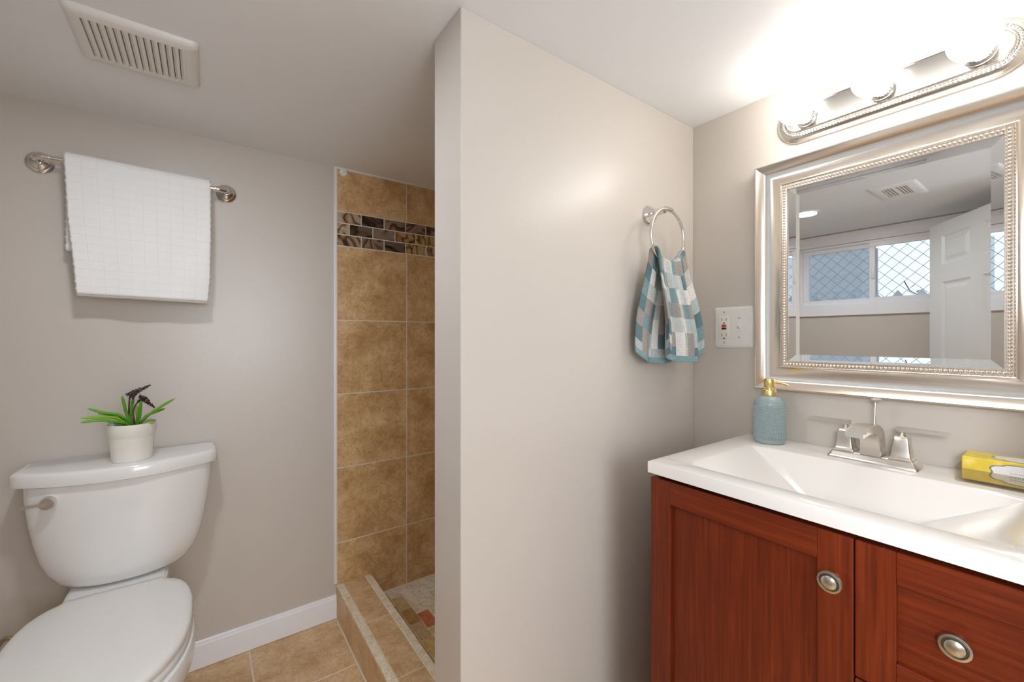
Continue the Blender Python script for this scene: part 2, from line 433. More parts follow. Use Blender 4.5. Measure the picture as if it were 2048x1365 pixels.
def table(z, pts):
    for (a, va), (b, vb) in zip(pts, pts[1:]):
        if (a - z) * (b - z) <= 0:
            t = (z - a) / (b - a) if b != a else 0
            return va + (vb - va) * t
    return pts[0][1] if abs(z - pts[0][0]) < abs(z - pts[-1][0]) else pts[-1][1]

# ---------------------------------------------------------------- room shell
b = MB(); b.box(XL - 0.12, XV + 0.12, -2.3, YB + 0.12, ZC, ZC + 0.10)
structure(b.build('ceiling', 'ceiling'))
b = MB(); b.box(XV, XV + 0.12, -0.18, YB + 0.12, 0, ZC); structure(b.build('wall_right', 'wall'))
b = MB(); b.box(XL - 0.12, XV, YB, YB + 0.12, 0, ZC); structure(b.build('wall_back', 'wall'))
b = MB(); b.box(XP, XV, YP, YP2, 0, ZC, 0.002, 1); structure(b.build('wall_partition', 'wall'))
WY0, WY1, WZ0, WZ1 = 0.43, 1.255, Z(0.222), Z(0.638)        # window opening
b = MB()
b.box(XL - 0.12, XL, -0.10, YB, 0, WZ0); b.box(XL - 0.12, XL, -0.10, YB, WZ1, ZC)
b.box(XL - 0.12, XL, -0.10, WY0, WZ0, WZ1); b.box(XL - 0.12, XL, WY1, YB, WZ0, WZ1)
structure(b.build('wall_left', 'wall'))
b = MB(); b.box(XL, -0.16, -0.10, YF, 0, ZC); b.box(0.78, XV, -0.18, YF, 0, ZC); b.box(-0.16, 0.78, -0.10, YF, Z(0.66), ZC)
structure(b.build('wall_front', 'wall'))
# hall behind the doorway
b = MB()
b.box(-1.5, -1.4, -2.3, -0.10, 0, 2.2); b.box(1.9, 2.0, -2.3, -0.18, 0, 2.2); b.box(-1.4, 1.9, -2.3, -2.2, 0, 2.2)
b.box(-1.4, XL, -0.10, 0.0, 0, 2.2); b.box(XV + 0.12, 1.9, -0.18, -0.06, 0, 2.2)
structure(b.build('wall_hall', 'wall'))

# floor: slab, grout bed and single tiles in one surface
def put_tile(b, o, U, V, Nn, u0, u1, v0, v1, th, ch=0.0015, rand=(0, 0, 0), tone=None):
    o, U, V, Nn = Vector(o), Vector(U), Vector(V), Vector(Nn)
    def p(u, v, n): return o + U * u + V * v + Nn * n
    q0 = [p(u0, v0, 0), p(u1, v0, 0), p(u1, v1, 0), p(u0, v1, 0)]
    q1 = [p(u0, v0, th - ch), p(u1, v0, th - ch), p(u1, v1, th - ch), p(u0, v1, th - ch)]
    q2 = [p(u0 + ch, v0 + ch, th), p(u1 - ch, v0 + ch, th), p(u1 - ch, v1 - ch, th), p(u0 + ch, v1 - ch, th)]
    n0 = len(b.bm.faces)
    b.loft([q0, q1, q2], (False, True))
    b.bm.faces.ensure_lookup_table()
    for f in b.bm.faces[n0:]:
        f[b.rand] = rand
        if tone: f[b.tone] = (*tone, 1)
def rv(): return (random.random(), random.random(), random.random())
P_ = 0.3085; G = 0.0028
b = MB(); b.use('grout'); b.box(XL, XV, YF - 0.15, YB, -0.05, -0.0012)
b.use('floor_tile')
xs = [0.4415 - k * P_ for k in range(-3, 6)][::-1]; ys = [1.8625 - k * P_ for k in range(0, 7)][::-1]
for xa, xb in zip([XL] + [x for x in xs if x > XL + 0.02], [x for x in xs if x > XL + 0.02] + [XV]):
    for ya, yb in zip([YF - 0.15] + ys, ys + [YB]):
        if xb - xa < 0.01 or yb - ya < 0.01: continue
        put_tile(b, (0, 0, -0.003), (1, 0, 0), (0, 1, 0), (0, 0, 1), xa + G, xb - G, ya + G, yb - G, 0.003, 0.001, rv())
structure(b.build('floor', None, smooth=None))
b = MB(); b.box(-1.5, 2.0, -2.3, YF - 0.15, -0.05, 0); structure(b.build('floor_hall', plain('hall_carpet', (0.35, 0.28, 0.2), 0.9)))

# tiled shower walls
def shower_wall(name, o, U, L_, first):
    b = MB(); Nn = Vector(U).cross(Vector((0, 0, 1)))
    o = Vector(o)
    def bx(u0, u1, z0, z1, n0, n1):
        q = [o + Vector(U) * u + Vector((0, 0, z)) + Nn * n for n in (n0, n1) for u, z in ((u0, z0), (u1, z0), (u1, z1), (u0, z1))]
        b.loft([q[:4], q[4:]])
    b.use('grout'); bx(0, L_, 0.0, ZC - 0.004, 0.0, 0.0052)
    hl = [Z(-1.1665), Z(-0.8565), Z(-0.5435), Z(-0.2335), Z(0.0775), Z(0.3895)]
    us = [0, first]
    while us[-1] + P_ < L_ - 0.02: us.append(us[-1] + P_)
    us.append(L_)
    g = 0.0021
    for z0, z1 in list(zip(hl, hl[1:])) + [(Z(0.5345), ZC - 0.005)]:
        for u0, u1 in zip(us, us[1:]):
            b.use('tile'); put_tile(b, o, U, (0, 0, 1), Nn, u0 + g, u1 - g, z0 + g, z1 - g, 0.0068, 0.0012, rv())
    for r in range(3):                                     # agate glass band: three running-bond rows
        z1 = Z(0.5345) - r * 0.0483; z0 = z1 - 0.0483
        u = -0.05 if r % 2 else 0.0
        while u < L_:
            a, c = max(u, 0), min(u + 0.1, L_)
            if c - a > 0.008:
                b.use('agate'); put_tile(b, o, U, (0, 0, 1), Nn, a + g, c - g, z0 + g, z1 - g, 0.0072, 0.0012, rv())
            u += 0.1
    return structure(b.build(name, None, smooth=None))
shower_wall('wall_shower_back', (0.4446, YB, 0), (1, 0, 0), XV - 0.4446, 0.3045)
shower_wall('wall_shower_side', (XV, YB - 0.008, 0), (0, -1, 0), YB - 0.008 - YP2, 0.29)
b = MB(); b.box(0.4335, 0.4446, YB - 0.0085, YB, 0.142, ZC, 0.002, 2); structure(b.build('trim_1', 'trim'))
b = MB(); b.box(0.4446, XV, YB - 0.0085, YB, ZC - 0.005, ZC); structure(b.build('trim_2', 'trim'))

# shower curb: brown tiles edged with travertine strips
CT = Z(-1.029)
b = MB(); b.use('grout'); b.box(0.4445, 0.585, YP2, YB - 0.007, 0, CT - 0.001)
b.use('floor_tile')
yy = YB - 0.007; e1 = 1.545
cuts = [YP2, 1.2365, e1, yy]
for ya, yb in zip(cuts, cuts[1:]):
    put_tile(b, (0, 0, CT - 0.002), (1, 0, 0), (0, 1, 0), (0, 0, 1), 0.4705, 0.5575, ya + 0.0016, yb - 0.0016, 0.002, 0.0008, rv())
cuts = [YP2, 1.155, 1.46, 1.7, yy]
for ya, yb in zip(cuts, cuts[1:]):
    put_tile(b, (0.4450, 0, 0), (0, 1, 0), (0, 0, 1), (-1, 0, 0), ya + 0.0012, yb - 0.0012, 0.003, CT - 0.011, 0.0025, 0.0008, rv())
for x0, x1, pitch, ph in ((0.4425, 0.4685, 0.105, 0.02), (0.5595, 0.5865, 0.155, 0.0)):
    y = yy + ph
    while y > YP2:
        ya = max(y - pitch, YP2); yb = min(y, yy)
        if yb - ya > 0.006:
            b.use('travertine'); b.box(x0, x1, ya + 0.0006, yb - 0.0006, CT - 0.010, CT + 0.0008, 0.0015, 1, rand=rv())
        y -= pitch
structure(b.build('shower_curb', None, smooth=None))
# shower floor: running-bond tumbled mosaic
SF = Z(-1.126)
b = MB(); b.use('grout'); b.box(0.585, XV - 0.007, YP2, YB - 0.007, 0, SF - 0.0012)
tones = [(0.50, 0.43, 0.31), (0.58, 0.52, 0.42), (0.42, 0.28, 0.12), (0.30, 0.18, 0.075), (0.46, 0.33, 0.15), (0.55, 0.48, 0.36), (0.38, 0.29, 0.19), (0.50, 0.38, 0.18)]
b.use('mosaic'); col = 0; x = 0.5985
b_first = {(0, 0): (0.52, 0.40, 0.22), (0, 1): (0.40, 0.24, 0.10), (1, 0): (0.56, 0.42, 0.22), (1, 1): (0.42, 0.25, 0.10), (1, 2): (0.52, 0.38, 0.24), (1, 3): (0.64, 0.44, 0.17), (1, 4): (0.60, 0.44, 0.20), (2, 0): (0.76, 0.71, 0.60), (2, 1): (0.74, 0.66, 0.49), (2, 2): (0.54, 0.18, 0.09), (2, 3): (0.66, 0.50, 0.27), (2, 4): (0.6, 0.42, 0.2), (3, 0): (0.78, 0.73, 0.62), (3, 1): (0.76, 0.70, 0.56), (3, 2): (0.70, 0.58, 0.36), (4, 0): (0.76, 0.72, 0.62), (4, 1): (0.72, 0.62, 0.44)}
while x < XV - 0.012:
    x1 = min(x + 0.0505, XV - 0.008)
    if col == 0: x = 0.5872
    y = 1.836 if col % 2 == 0 else 1.784; k = 0
    if True:
        put_tile(b, (0, 0, SF - 0.003), (1, 0, 0), (0, 1, 0), (0, 0, 1), x + 0.0009, x1 - 0.0009, y + 0.001, YB - 0.017, 0.003, 0.0007, rv(), (0.70, 0.63, 0.5))
    while y > YP2 + 0.01:
        y0 = max(y - 0.104, YP2)
        put_tile(b, (0, 0, SF - 0.003), (1, 0, 0), (0, 1, 0), (0, 0, 1), x + 0.0009, x1 - 0.0009, y0 + 0.0009, y - 0.0009, 0.003, 0.0007, rv(), b_first.get((col, k), random.choice(tones)))
        y -= 0.104; k += 1
    x = x1; col += 1
structure(b.build('shower_floor', None, smooth=None))

# baseboard along the back wall
b = MB()
prof = [(YB, 0.002), (YB - 0.012, 0.002), (YB - 0.012, 0.070), (YB - 0.0105, 0.076), (YB - 0.0105, 0.080), (YB - 0.008, 0.086), (YB - 0.007, 0.092), (YB - 0.0035, 0.0955), (YB, 0.0955)]
b.prism(prof, 0, XL, 0.4425); structure(b.build('baseboard_back', 'trim', smooth=20))
b = MB()
b.prism([(XL, 0.002), (XL + 0.012, 0.002), (XL + 0.012, 0.070), (XL + 0.0105, 0.08), (XL + 0.007, 0.092), (XL, 0.0955)], 1, YF, YB - 0.012)
structure(b.build('baseboard_left', 'trim', smooth=20))

# ---------------------------------------------------------------- window in the left wall (seen in the mirror)
win = structure(bpy.data.objects.new('window_1', None)); win.location = (XL, 0.84, WZ0); C.objects.link(win)
win['label'] = 'white two-pane sliding basement window under the ceiling, reflected in the mirror'
b = MB()
cw = 0.068
b.box(XL, XL + 0.016, WY0 - cw, WY1 + cw, WZ0 - cw, WZ0, 0.003, 1); b.box(XL, XL + 0.016, WY0 - cw, WY1 + cw, WZ1, ZC - 0.004, 0.003, 1)
b.box(XL, XL + 0.016, WY0 - cw, WY0, WZ0, WZ1, 0.003, 1); b.box(XL, XL + 0.016, WY1, WY1 + cw, WZ0, WZ1, 0.003, 1)
b.box(XL, XL + 0.022, WY0 - cw, WY1 + cw, WZ1 + 0.008, WZ1 + 0.02, 0.003, 1)
b.build('window_casing', 'trim', win)
def rectframe(b, x0, x1, y0, y1, z0, z1, w):
    b.box(x0, x1, y0, y1, z0, z0 + w, 0.002, 1); b.box(x0, x1, y0, y1, z1 - w, z1, 0.002, 1)
    b.box(x0, x1, y0, y0 + w, z0 + w, z1 - w, 0.002, 1); b.box(x0, x1, y1 - w, y1, z0 + w, z1 - w, 0.002, 1)
YM = 0.842
b = MB(); rectframe(b, XL - 0.09, XL - 0.004, WY0, WY1, WZ0, WZ1, 0.016); b.build('window_frame', 'trim', win)
for nm, x0, ya, yb in (('sash', XL - 0.05, YM - 0.018, WY1 - 0.016), ('sash', XL - 0.028, WY0 + 0.016, YM + 0.018)):
    b = MB(); rectframe(b, x0, x0 + 0.022, ya, yb, WZ0 + 0.014, WZ1 - 0.014, 0.030); so = b.build(nm, 'trim', win)
    b = MB(); b.box(x0 + 0.009, x0 + 0.012, ya + 0.028, yb - 0.028, WZ0 + 0.042, WZ1 - 0.042); b.build('pane', 'glass', so)
b = MB(); b.box(XL - 0.078, XL - 0.077, YM, WY1 - 0.02, WZ0 + 0.02, WZ1 - 0.02); b.build('insect_screen', 'screen', win)
b = MB(); b.box(XL - 0.006, XL + 0.004, YM - 0.012, YM + 0.006, WZ0 + 0.165, WZ0 + 0.24, 0.003); b.build('latch', 'plate', win)

# outside the window: ground, pickets, chain link, shrub, neighbour's wall
GZ = WZ0 - 0.06
b = MB(); b.box(-6.5, XL - 0.12, -4, 5.5, GZ - 0.4, GZ); structure(b.build('ground', 'soil_out'))
fence = thing('picket_fence', (-1.35, 0.8, GZ), 'low white picket fence outside the window, seen in the mirror', 'fence')
b = MB(); b.box(-1.36, -1.34, -0.6, 2.4, GZ + 0.085, GZ + 0.125); b.build('rail', 'picket', fence)
for k in range(24):
    y = -0.55 + k * 0.125
    b = MB(); b.prism([(y - 0.028, GZ), (y + 0.028, GZ), (y + 0.028, GZ + 0.145), (y, GZ + 0.185), (y - 0.028, GZ + 0.145)], 0, -1.34, -1.325); b.build('picket', 'picket', fence, smooth=None)
cl = thing('chain_link_fence', (-1.5, 0.8, GZ), 'grey chain-link fence with diamond mesh beyond the white pickets outside the window', 'fence')
b = MB(); p = 0.085; z0, z1 = GZ, GZ + 1.15
k = -8
y0, y1 = -0.7, 2.7
for sgn in (1, -1):
    n = int((y1 - y0 + (z1 - z0)) / p)
    for i in range(n):
        ys_ = y0 + i * p if sgn == 1 else y0 - (z1 - z0) + i * p
        if sgn == 1: a, c = (ys_, z0), (ys_ - (z1 - z0), z1)
        else: a, c = (ys_, z0), (ys_ + (z1 - z0), z1)
        def at(yv): t = (yv - a[0]) / (c[0] - a[0]); return (yv, a[1] + t * (c[1] - a[1]))
        if a[0] < y0 and c[0] < y0 or a[0] > y1 and c[0] > y1: continue
        A, Cc = a, c
        if a[0] < y0: A = at(y0)
        if a[0] > y1: A = at(y1)
        if c[0] < y0: Cc = at(y0)
        if c[0] > y1: Cc = at(y1)
        b.cyl((-1.5 + 0.002 * sgn, A[0], A[1]), (-1.5 + 0.002 * sgn, Cc[0], Cc[1]), 0.0017, seg=5)
b.build('wire_mesh', 'galv', cl)
b = MB(); b.cyl((-1.5, y0, z1), (-1.5, y1, z1), 0.018, seg=10); b.build('top_rail', 'galv', cl)
for y in (y0, y1):
    b = MB(); b.cyl((-1.5, y, z0), (-1.5, y, z1 + 0.04), 0.024, seg=12); b.build('post', 'galv', cl)
sh = thing('shrub', (-2.2, 0.2, GZ), 'small-leaved green shrub behind the chain-link fence outside the window', 'shrub')
b = MB(); rr = random.Random(3)
for k in range(900):
    y = rr.uniform(-0.6, 1.0); x = -2.2 + rr.uniform(-0.25, 0.25); z = GZ + 0.02 + abs(rr.gauss(0, 0.16)) * (1.2 - abs(y - 0.2))
    c = Vector((x, y, z)); d = Vector((rr.uniform(-1, 1), rr.uniform(-1, 1), rr.uniform(-1, 1))).normalized() * 0.022
    e = d.cross(Vector((rr.uniform(-1, 1), rr.uniform(-1, 1), rr.uniform(-1, 1)))).normalized() * 0.009
    b.face([b.vert(c - d), b.vert(c + e), b.vert(c + d), b.vert(c - e)])
b.build('foliage', 'bush', sh, smooth=None)
b = MB()
for k in range(14):
    y = rr.uniform(-0.5, 0.9)
    b.tube(spline([(-2.2, 0.2 + (y - 0.2) * 0.3, GZ), (-2.2, y, GZ + 0.2), (-2.2 + rr.uniform(-0.1, 0.1), y + rr.uniform(-0.15, 0.15), GZ + rr.uniform(0.3, 0.5))], 6), 0.004, 5)
b.build('branches', 'stem', sh)
b = MB(); b.box(-2.9, -2.6, 1.36, 4.5, GZ, GZ + 2.6); hs = b.build('neighbouring_house_wall', 'siding'); structure(hs)

# ---------------------------------------------------------------- door, open against the left wall (seen in the mirror)
FE = Vector((-0.70, 0.525)); DD = Vector((0.816, -0.578)).normalized(); DW = 0.74
door = structure(bpy.data.objects.new('door_1', None)); C.objects.link(door)
hp = FE + DD * DW; door.location = (hp.x, hp.y, 0)
door['label'] = 'white six-panel door standing open, reflected in the mirror beside the window'
DN = Vector((DD.y, -DD.x)) * -1                             # towards the vanity
if DN.x < 0: DN = -DN
DT = Z(0.635)
def dp(u, z, n): q = FE + DD * u + DN * n; return Vector((q.x, q.y, z))
b = MB()
ru = [0, 0.105, 0.33, 0.41, 0.635, DW]; rz = [0.012, 0.20, 0.68, 0.84, Z(0.31), Z(0.405), Z(0.565), DT]
def slab(u0, u1, z0, z1, n0, n1):
    b.loft([[dp(u0, z0, n0), dp(u1, z0, n0), dp(u1, z1, n0), dp(u0, z1, n0)], [dp(u0, z0, n1), dp(u1, z0, n1), dp(u1, z1, n1), dp(u0, z1, n1)]])
for i in range(5):
    for j in range(7):
        if i in (1, 3) and j in (1, 3, 5):
            u0, u1, z0, z1 = ru[i], ru[i + 1], rz[j], rz[j + 1]
            for sg in (0, 1):
                n0 = 0.035 if sg == 0 else 0.0; dirn = -1 if sg == 0 else 1
                def rect(m, n): return [dp(u0 + m, z0 + m, n), dp(u1 - m, z0 + m, n), dp(u1 - m, z1 - m, n), dp(u0 + m, z1 - m, n)]
                b.loft([rect(0, n0), rect(0.012, n0 + dirn * 0.009), rect(0.022, n0 + dirn * 0.009), rect(0.040, n0 + dirn * 0.002)], (False, True))
        else:
            slab(ru[i], ru[i + 1], rz[j], rz[j + 1], 0.0, 0.035)
b.build('door_leaf', 'door', door, smooth=None)
b = MB(); q = dp(0.06, 0.93, 0.035); n3 = Vector((DN.x, DN.y, 0))
b.lathe([(0.030, 0), (0.030, 0.006), (0.012, 0.012), (0.012, 0.03), (0.024, 0.036), (0.027, 0.046), (0.022, 0.058), (0.010, 0.062)], q, n3, 24)
b.build('door_knob', 'nickel', door)

# ---------------------------------------------------------------- ceiling fittings
def vent_plate(b, x0, x1, y0, y1, ix0, ix1, iy0, iy1, th, mat, r=0.012):
    """raised rounded plate hanging under the ceiling with a rectangular opening"""
    zt = ZC
    def rrect(m, z, rad):
        pts = []
        for cx, cy, a0 in ((x1 - m - rad, y1 - m - rad, 0), (x0 + m + rad, y1 - m - rad, PI / 2), (x0 + m + rad, y0 + m + rad, PI), (x1 - m - rad, y0 + m + rad, 1.5 * PI)):
            for k in range(7):
                a = a0 + PI / 2 * k / 6; pts.append((cx + rad * math.cos(a), cy + rad * math.sin(a), z))
        return pts
    def irect(z):
        pts = []
        for cx, cy in ((ix1, iy1), (ix0, iy1), (ix0, iy0), (ix1, iy0)):
            pts += [(cx, cy, z)] * 7
        return pts
    b.use(mat)
    b.loft([rrect(0, zt, r), rrect(0, zt - th * 0.3, r), rrect(0.004, zt - th * 0.75, r), rrect(0.010, zt - th, r), irect(zt - th), irect(zt - 0.001)], (False, False))
    bmesh.ops.remove_doubles(b.bm, verts=b.bm.verts[:], dist=1e-6)
v = thing('exhaust_fan_vent', (-0.131, 1.383, ZC), 'white slatted exhaust fan grille on the ceiling above the bath towel', 'vent')
b = MB(); vent_plate(b, -0.25, -0.0125, 1.275, 1.497, -0.224, -0.040, 1.305, 1.468, 0.014, 'vent'); b.build('grille_plate', None, v)
b = MB(); b.box(-0.226, -0.038, 1.303, 1.470, ZC - 0.0035, ZC - 0.0015); b.build('fan_opening', 'vent_in', v)
n = 14; pit = (0.224 - 0.040) / n
for k in range(n):
    xa = -0.224 + k * pit + 0.0062
    b = MB(); b.use('vent'); b.box(xa, xa + pit - 0.0062, 1.304, 1.469, ZC - 0.014, ZC - 0.006, 0.0008, 1); b.use('vane'); b.box(xa - 0.0046, xa + 0.001, 1.304, 1.469, ZC - 0.0098, ZC - 0.0055); b.build('slat', None, v)
v = thing('ceiling_register', (-0.035, 0.557, ZC), 'small white two-bay air register on the ceiling, reflected in the mirror', 'vent')
b = MB(); vent_plate(b, -0.165, 0.095, 0.472, 0.642, -0.115, 0.052, 0.512, 0.606, 0.008, 'trim', 0.004); b.box(-0.115, 0.052, 0.555, 0.563, ZC - 0.008, ZC - 0.002); b.build('register_plate', None, v)
b = MB(); b.box(-0.117, 0.054, 0.510, 0.608, ZC - 0.002, ZC - 0.0005); b.build('duct_opening', 'duct', v)
for k in range(8):
    ya = 0.516 + k * 0.0115
    b = MB(); b.box(-0.115, 0.052, ya, ya + 0.004, ZC - 0.007, ZC - 0.002); b.build('louver', 'vane', v)
v = thing('recessed_light', (-0.11, 0.97, ZC), 'lit round recessed ceiling light with white trim ring, reflected in the mirror', 'ceiling light')
b = MB(); b.lathe([(0.066, 0), (0.066, -0.003), (0.060, -0.005), (0.052, -0.004), (0.052, 0)], (-0.11, 0.97, ZC), seg=40, caps=(False, False)); b.build('trim_ring', 'trim', v)
b = MB(); b.lathe([(0.052, -0.0012), (0.03, -0.0018), (0.004, -0.002)], (-0.11, 0.97, ZC), seg=40, caps=(False, True)); b.build('lens', 'can', v)

# ---------------------------------------------------------------- vanity light bar and globes
BY, BZ = 0.302, Z(0.605); BX = XV
lb = thing('vanity_light_bar', (BX, BY, BZ), 'satin nickel three-globe light bar with beaded edge on the wall above the mirror', 'light fixture')
HL, HR = 0.236, 0.060
def stadium(d, x, n=14, jitter=None):
    R = HR - d; c = HL - HR; pts = []
    for sgn, a0 in ((1, -PI / 2), (-1, PI / 2)):
        for k in range(n + 1):
            a = a0 + PI * k / n
            pts.append((x, BY + sgn * 0 + (c if sgn == 1 else -c) + R * math.cos(a), BZ + R * math.sin(a)))
    return pts
b = MB()
prof = [(0, 0), (0, 0.004), (0.0015, 0.008), (0.005, 0.010), (0.006, 0.012), (0.010, 0.0155), (0.0145, 0.017), (0.0155, 0.0155), (0.0215, 0.0155), (0.0225, 0.018), (0.0245, 0.0215), (0.0275, 0.0225), (0.0285, 0.021), (0.030, 0.0205)]
b.loft([stadium(d, BX - h) for d, h in prof], (False, True)); b.build('back_plate', 'fixture', lb, smooth=40)
b = MB(); R = HR - 0.0185; c = HL - HR; per = 4 * c + 2 * PI * R; nb = int(per / 0.0066)
for k in range(nb):
    s = per * k / nb
    if s < 2 * c: y, z = BY - c + s, BZ + R
    elif s < 2 * c + PI * R:
        a = PI / 2 - (s - 2 * c) / R; y, z = BY + c + R * math.cos(a), BZ + R * math.sin(a)
    elif s < 4 * c + PI * R: y, z = BY + c - (s - 2 * c - PI * R), BZ - R
    else:
        a = -PI / 2 - (s - 4 * c - PI * R) / R; y, z = BY - c + R * math.cos(a), BZ + R * math.sin(a)
    b.sphere((BX - 0.0165, y, z), 0.0028, 8, 6)
b.build('bead_border', 'fixture', lb)
bulbs = []
for y in (0.461, 0.302, 0.143):
    b = MB(); o = (BX - 0.020, y, BZ)
    b.lathe([(0.0265, 0), (0.0265, 0.003), (0.0225, 0.005), (0.0225, 0.020), (0.0235, 0.021), (0.0235, 0.024), (0.0195, 0.024), (0.0190, 0.008)], o, (-1, 0, 0), 40, (False, True))
    for k in range(28):
        a = 2 * PI * k / 28
        b.cyl((BX - 0.026, y + 0.0225 * math.cos(a), BZ + 0.0225 * math.sin(a)), (BX - 0.039, y + 0.0225 * math.cos(a), BZ + 0.0225 * math.sin(a)), 0.0009, seg=5)
    b.build('socket', 'fixture', lb)
GX = 1.254
def globe(y, label):
    t = thing('globe_bulb', (GX, y, BZ), label, 'light bulb', 'globe bulbs on the vanity light bar')
    return t
g0 = globe(0.461, 'lit white globe bulb in the light bar socket closest to the partition wall')
b = MB(); r = 0.0405
pr = [(0.0005, -r)]
for k in range(1, 17):
    a = -PI / 2 + (PI * 0.84) * k / 16; pr.append((r * math.cos(a), r * math.sin(a)))
pr += [(0.0165, 0.042), (0.0145, 0.050)]
b.lathe(pr, (GX, 0.461, BZ), (1, 0, 0), 40); b.build('glass_globe', 'bulb', g0)
b = MB(); b.lathe([(0.0145, 0.046), (0.0150, 0.049), (0.0140, 0.052), (0.0150, 0.055), (0.0135, 0.060), (0.004, 0.066)], (GX, 0.461, BZ), (1, 0, 0), 24); b.build('screw_base', 'chrome', g0)
for y, lab in ((0.302, 'lit white globe bulb in the middle socket of the light bar'), (0.143, 'lit white globe bulb in the light bar socket farthest from the partition wall')):
    g = g0.copy(); C.objects.link(g); g.location = (GX, y, BZ); g['label'] = lab
    for ch in list(g0.children):
        c2 = ch.copy(); C.objects.link(c2); c2.parent = g

# ---------------------------------------------------------------- mirror
mr = thing('wall_mirror', (XV, 0.305, Z(-0.146)), 'rectangular wall mirror in a champagne silver frame with a beaded inner edge', 'mirror')
OY0, OY1, OZ0, OZ1 = 0.027, 0.5915, Z(-0.146), Z(0.503)
def ring4(m, x): return [(x, OY1 - m, OZ0 + m), (x, OY0 + m, OZ0 + m), (x, OY0 + m, OZ1 - m), (x, OY1 - m, OZ1 - m)]
prof = [(0, 0.0), (0, 0.0275), (0.0012, 0.0295), (0.0042, 0.0295), (0.0058, 0.0278), (0.0095, 0.0242), (0.0140, 0.0204), (0.0195, 0.0168), (0.0260, 0.0137), (0.0330, 0.0115), (0.0400, 0.0104), (0.0470, 0.0105), (0.0540, 0.0118), (0.0600, 0.0139), (0.0635, 0.0156), (0.0640, 0.0178), (0.0662, 0.0184), (0.0680, 0.0168), (0.0688, 0.0150), (0.0790, 0.0150), (0.0800, 0.0160), (0.0815, 0.0160), (0.0825, 0.0140), (0.0825, 0.007)]
b = MB(); b.loft([ring4(m, XV - d) for m, d in prof], (False, False)); b.build('frame', 'frame', mr, smooth=30)
GM = 0.0825
b = MB(); m = 0.0740; pitch = 0.0078
ys_, ye = OY0 + m, OY1 - m; zs, ze = OZ0 + m, OZ1 - m
ny = round((ye - ys_) / pitch); nz = round((ze - zs) / pitch)
for k in range(ny + 1):
    for z in (zs, ze): b.sphere((XV - 0.0155, lerp(ys_, ye, k / ny), z), 0.0036, 8, 6, sy=1.0)
for k in range(1, nz):
    for y in (ys_, ye): b.sphere((XV - 0.0155, y, lerp(zs, ze, k / nz)), 0.0036, 8, 6)
b.build('bead_moulding', 'frame', mr)
GX_ = XV - 0.0098; BV = 0.0185; BA = math.tan(math.radians(5.8))
b = MB()
b.loft([ring4(GM - 0.002, GX_), ring4(GM + BV, GX_ + 0.0001 + BV * BA)], (False, True)); b.build('mirror_glass', 'mirror', mr, smooth=None)
b = MB(); b.box(XV - 0.0062, XV - 0.0005, OY0 + 0.03, OY1 - 0.03, OZ0 + 0.03, OZ1 - 0.03); b.build('backing', 'backing', mr)

# ---------------------------------------------------------------- towel bar and white bath towel
tb = thing('towel_bar', (-0.171, YB, Z(0.529)), 'polished nickel towel bar with round rosettes on the wall above the toilet', 'towel bar')
ZB = Z(0.525); YBAR = YB - 0.070
for x, zz in ((-0.403, Z(0.529)), (0.061, Z(0.529))):
    b = MB(); b.lathe([(0.032, 0), (0.032, 0.003), (0.029, 0.007), (0.024, 0.009), (0.0225, 0.012), (0.019, 0.014), (0.012, 0.018), (0.0095, 0.026)], (x, YB, zz), (0, -1, 0), 40, (False, True)); b.build('rosette', 'chrome', tb)
    b = MB(); s = 1 if x < 0 else -1
    zb = ZB + (0.004 if x < 0 else -0.004)
    b.tube(spline([(x, YB - 0.02, zz), (x, YB - 0.045, zz - 0.001), (x + s * 0.006, YB - 0.062, zb), (x + s * 0.022, YBAR, zb), (x + s * 0.034, YBAR, zb)], 20), 0.0088, 16); b.build('post', 'chrome', tb)
b = MB(); b.cyl((-0.372, YBAR, ZB + 0.004), (0.030, YBAR, ZB - 0.004), 0.0072, seg=24); b.build('bar', 'chrome', tb)
bt = thing('bath_towel', (-0.165, YBAR, ZB), 'folded white checked terry bath towel hanging over the bar above the toilet', 'towel')
rw = random.Random(5)
def towel_pt(s, d, side, off):
    """s 0..1 across, d metres along the cloth from the bar top; side -1 front, +1 back"""
    top = 0.016
    if side < 0: xl = table(d, [(0, -0.337), (0.2, -0.328), (0.35, -0.314), (0.46, -0.307)]); xr = table(d, [(0, 0.014), (0.2, 0.0145), (0.35, 0.012), (0.46, 0.004)])
    else: xl = table(d, [(0, -0.337), (0.5, -0.340)]); xr = table(d, [(0, 0.014), (0.5, 0.0)])
    x = lerp(xl, xr, s); zb = ZB + 0.004 - 0.008 * s
    R = top + off
    arc = R * PI / 2
    if d < arc:
        a = d / R; y = YBAR + side * R * math.sin(a); z = zb + R * math.cos(a)
    else:
        y = YBAR + side * R; z = zb - (d - arc)
        w = min(1, (d - arc) / 0.3)
        y += (0.004 * math.sin(7.0 * s + 0.8) + 0.003 * math.sin(15 * s + 2 * d * 6)) * w * (1 if side < 0 else 0.3) - (0.006 * w if side < 0 else -0.002 * w)
    return Vector((x, y, z))
def sheet(b, Lf, Lb, off, ns=60):
    seq = [(-1, Lf * (1 - k / 60)) for k in range(60)] + [(1, Lb * k / 50) for k in range(0, 51)]
    rows, uv = [], []
    for side, d in seq:
        edge = 0.0014 * math.sin(d * 260) + 0.0008 * math.sin(d * 517)
        r = []
        for k in range(ns + 1):
            p = towel_pt(k / ns, d, side, off); e = abs(k / ns - 0.5) * 2
            if e > 0.985: p.x += edge * (1 if k else -1)
            r.append(p)
        rows.append(r); uv.append([(k / ns * 0.345, side * d) for k in range(ns + 1)])
    b.grid(rows, uv)
b = MB(); sheet(b, 0.430, 0.30, 0.006)
o = b.build('cloth', 'towel', bt, smooth=80)
so = o.modifiers.new('thickness', 'SOLIDIFY'); so.thickness = 0.007; so.offset = 0
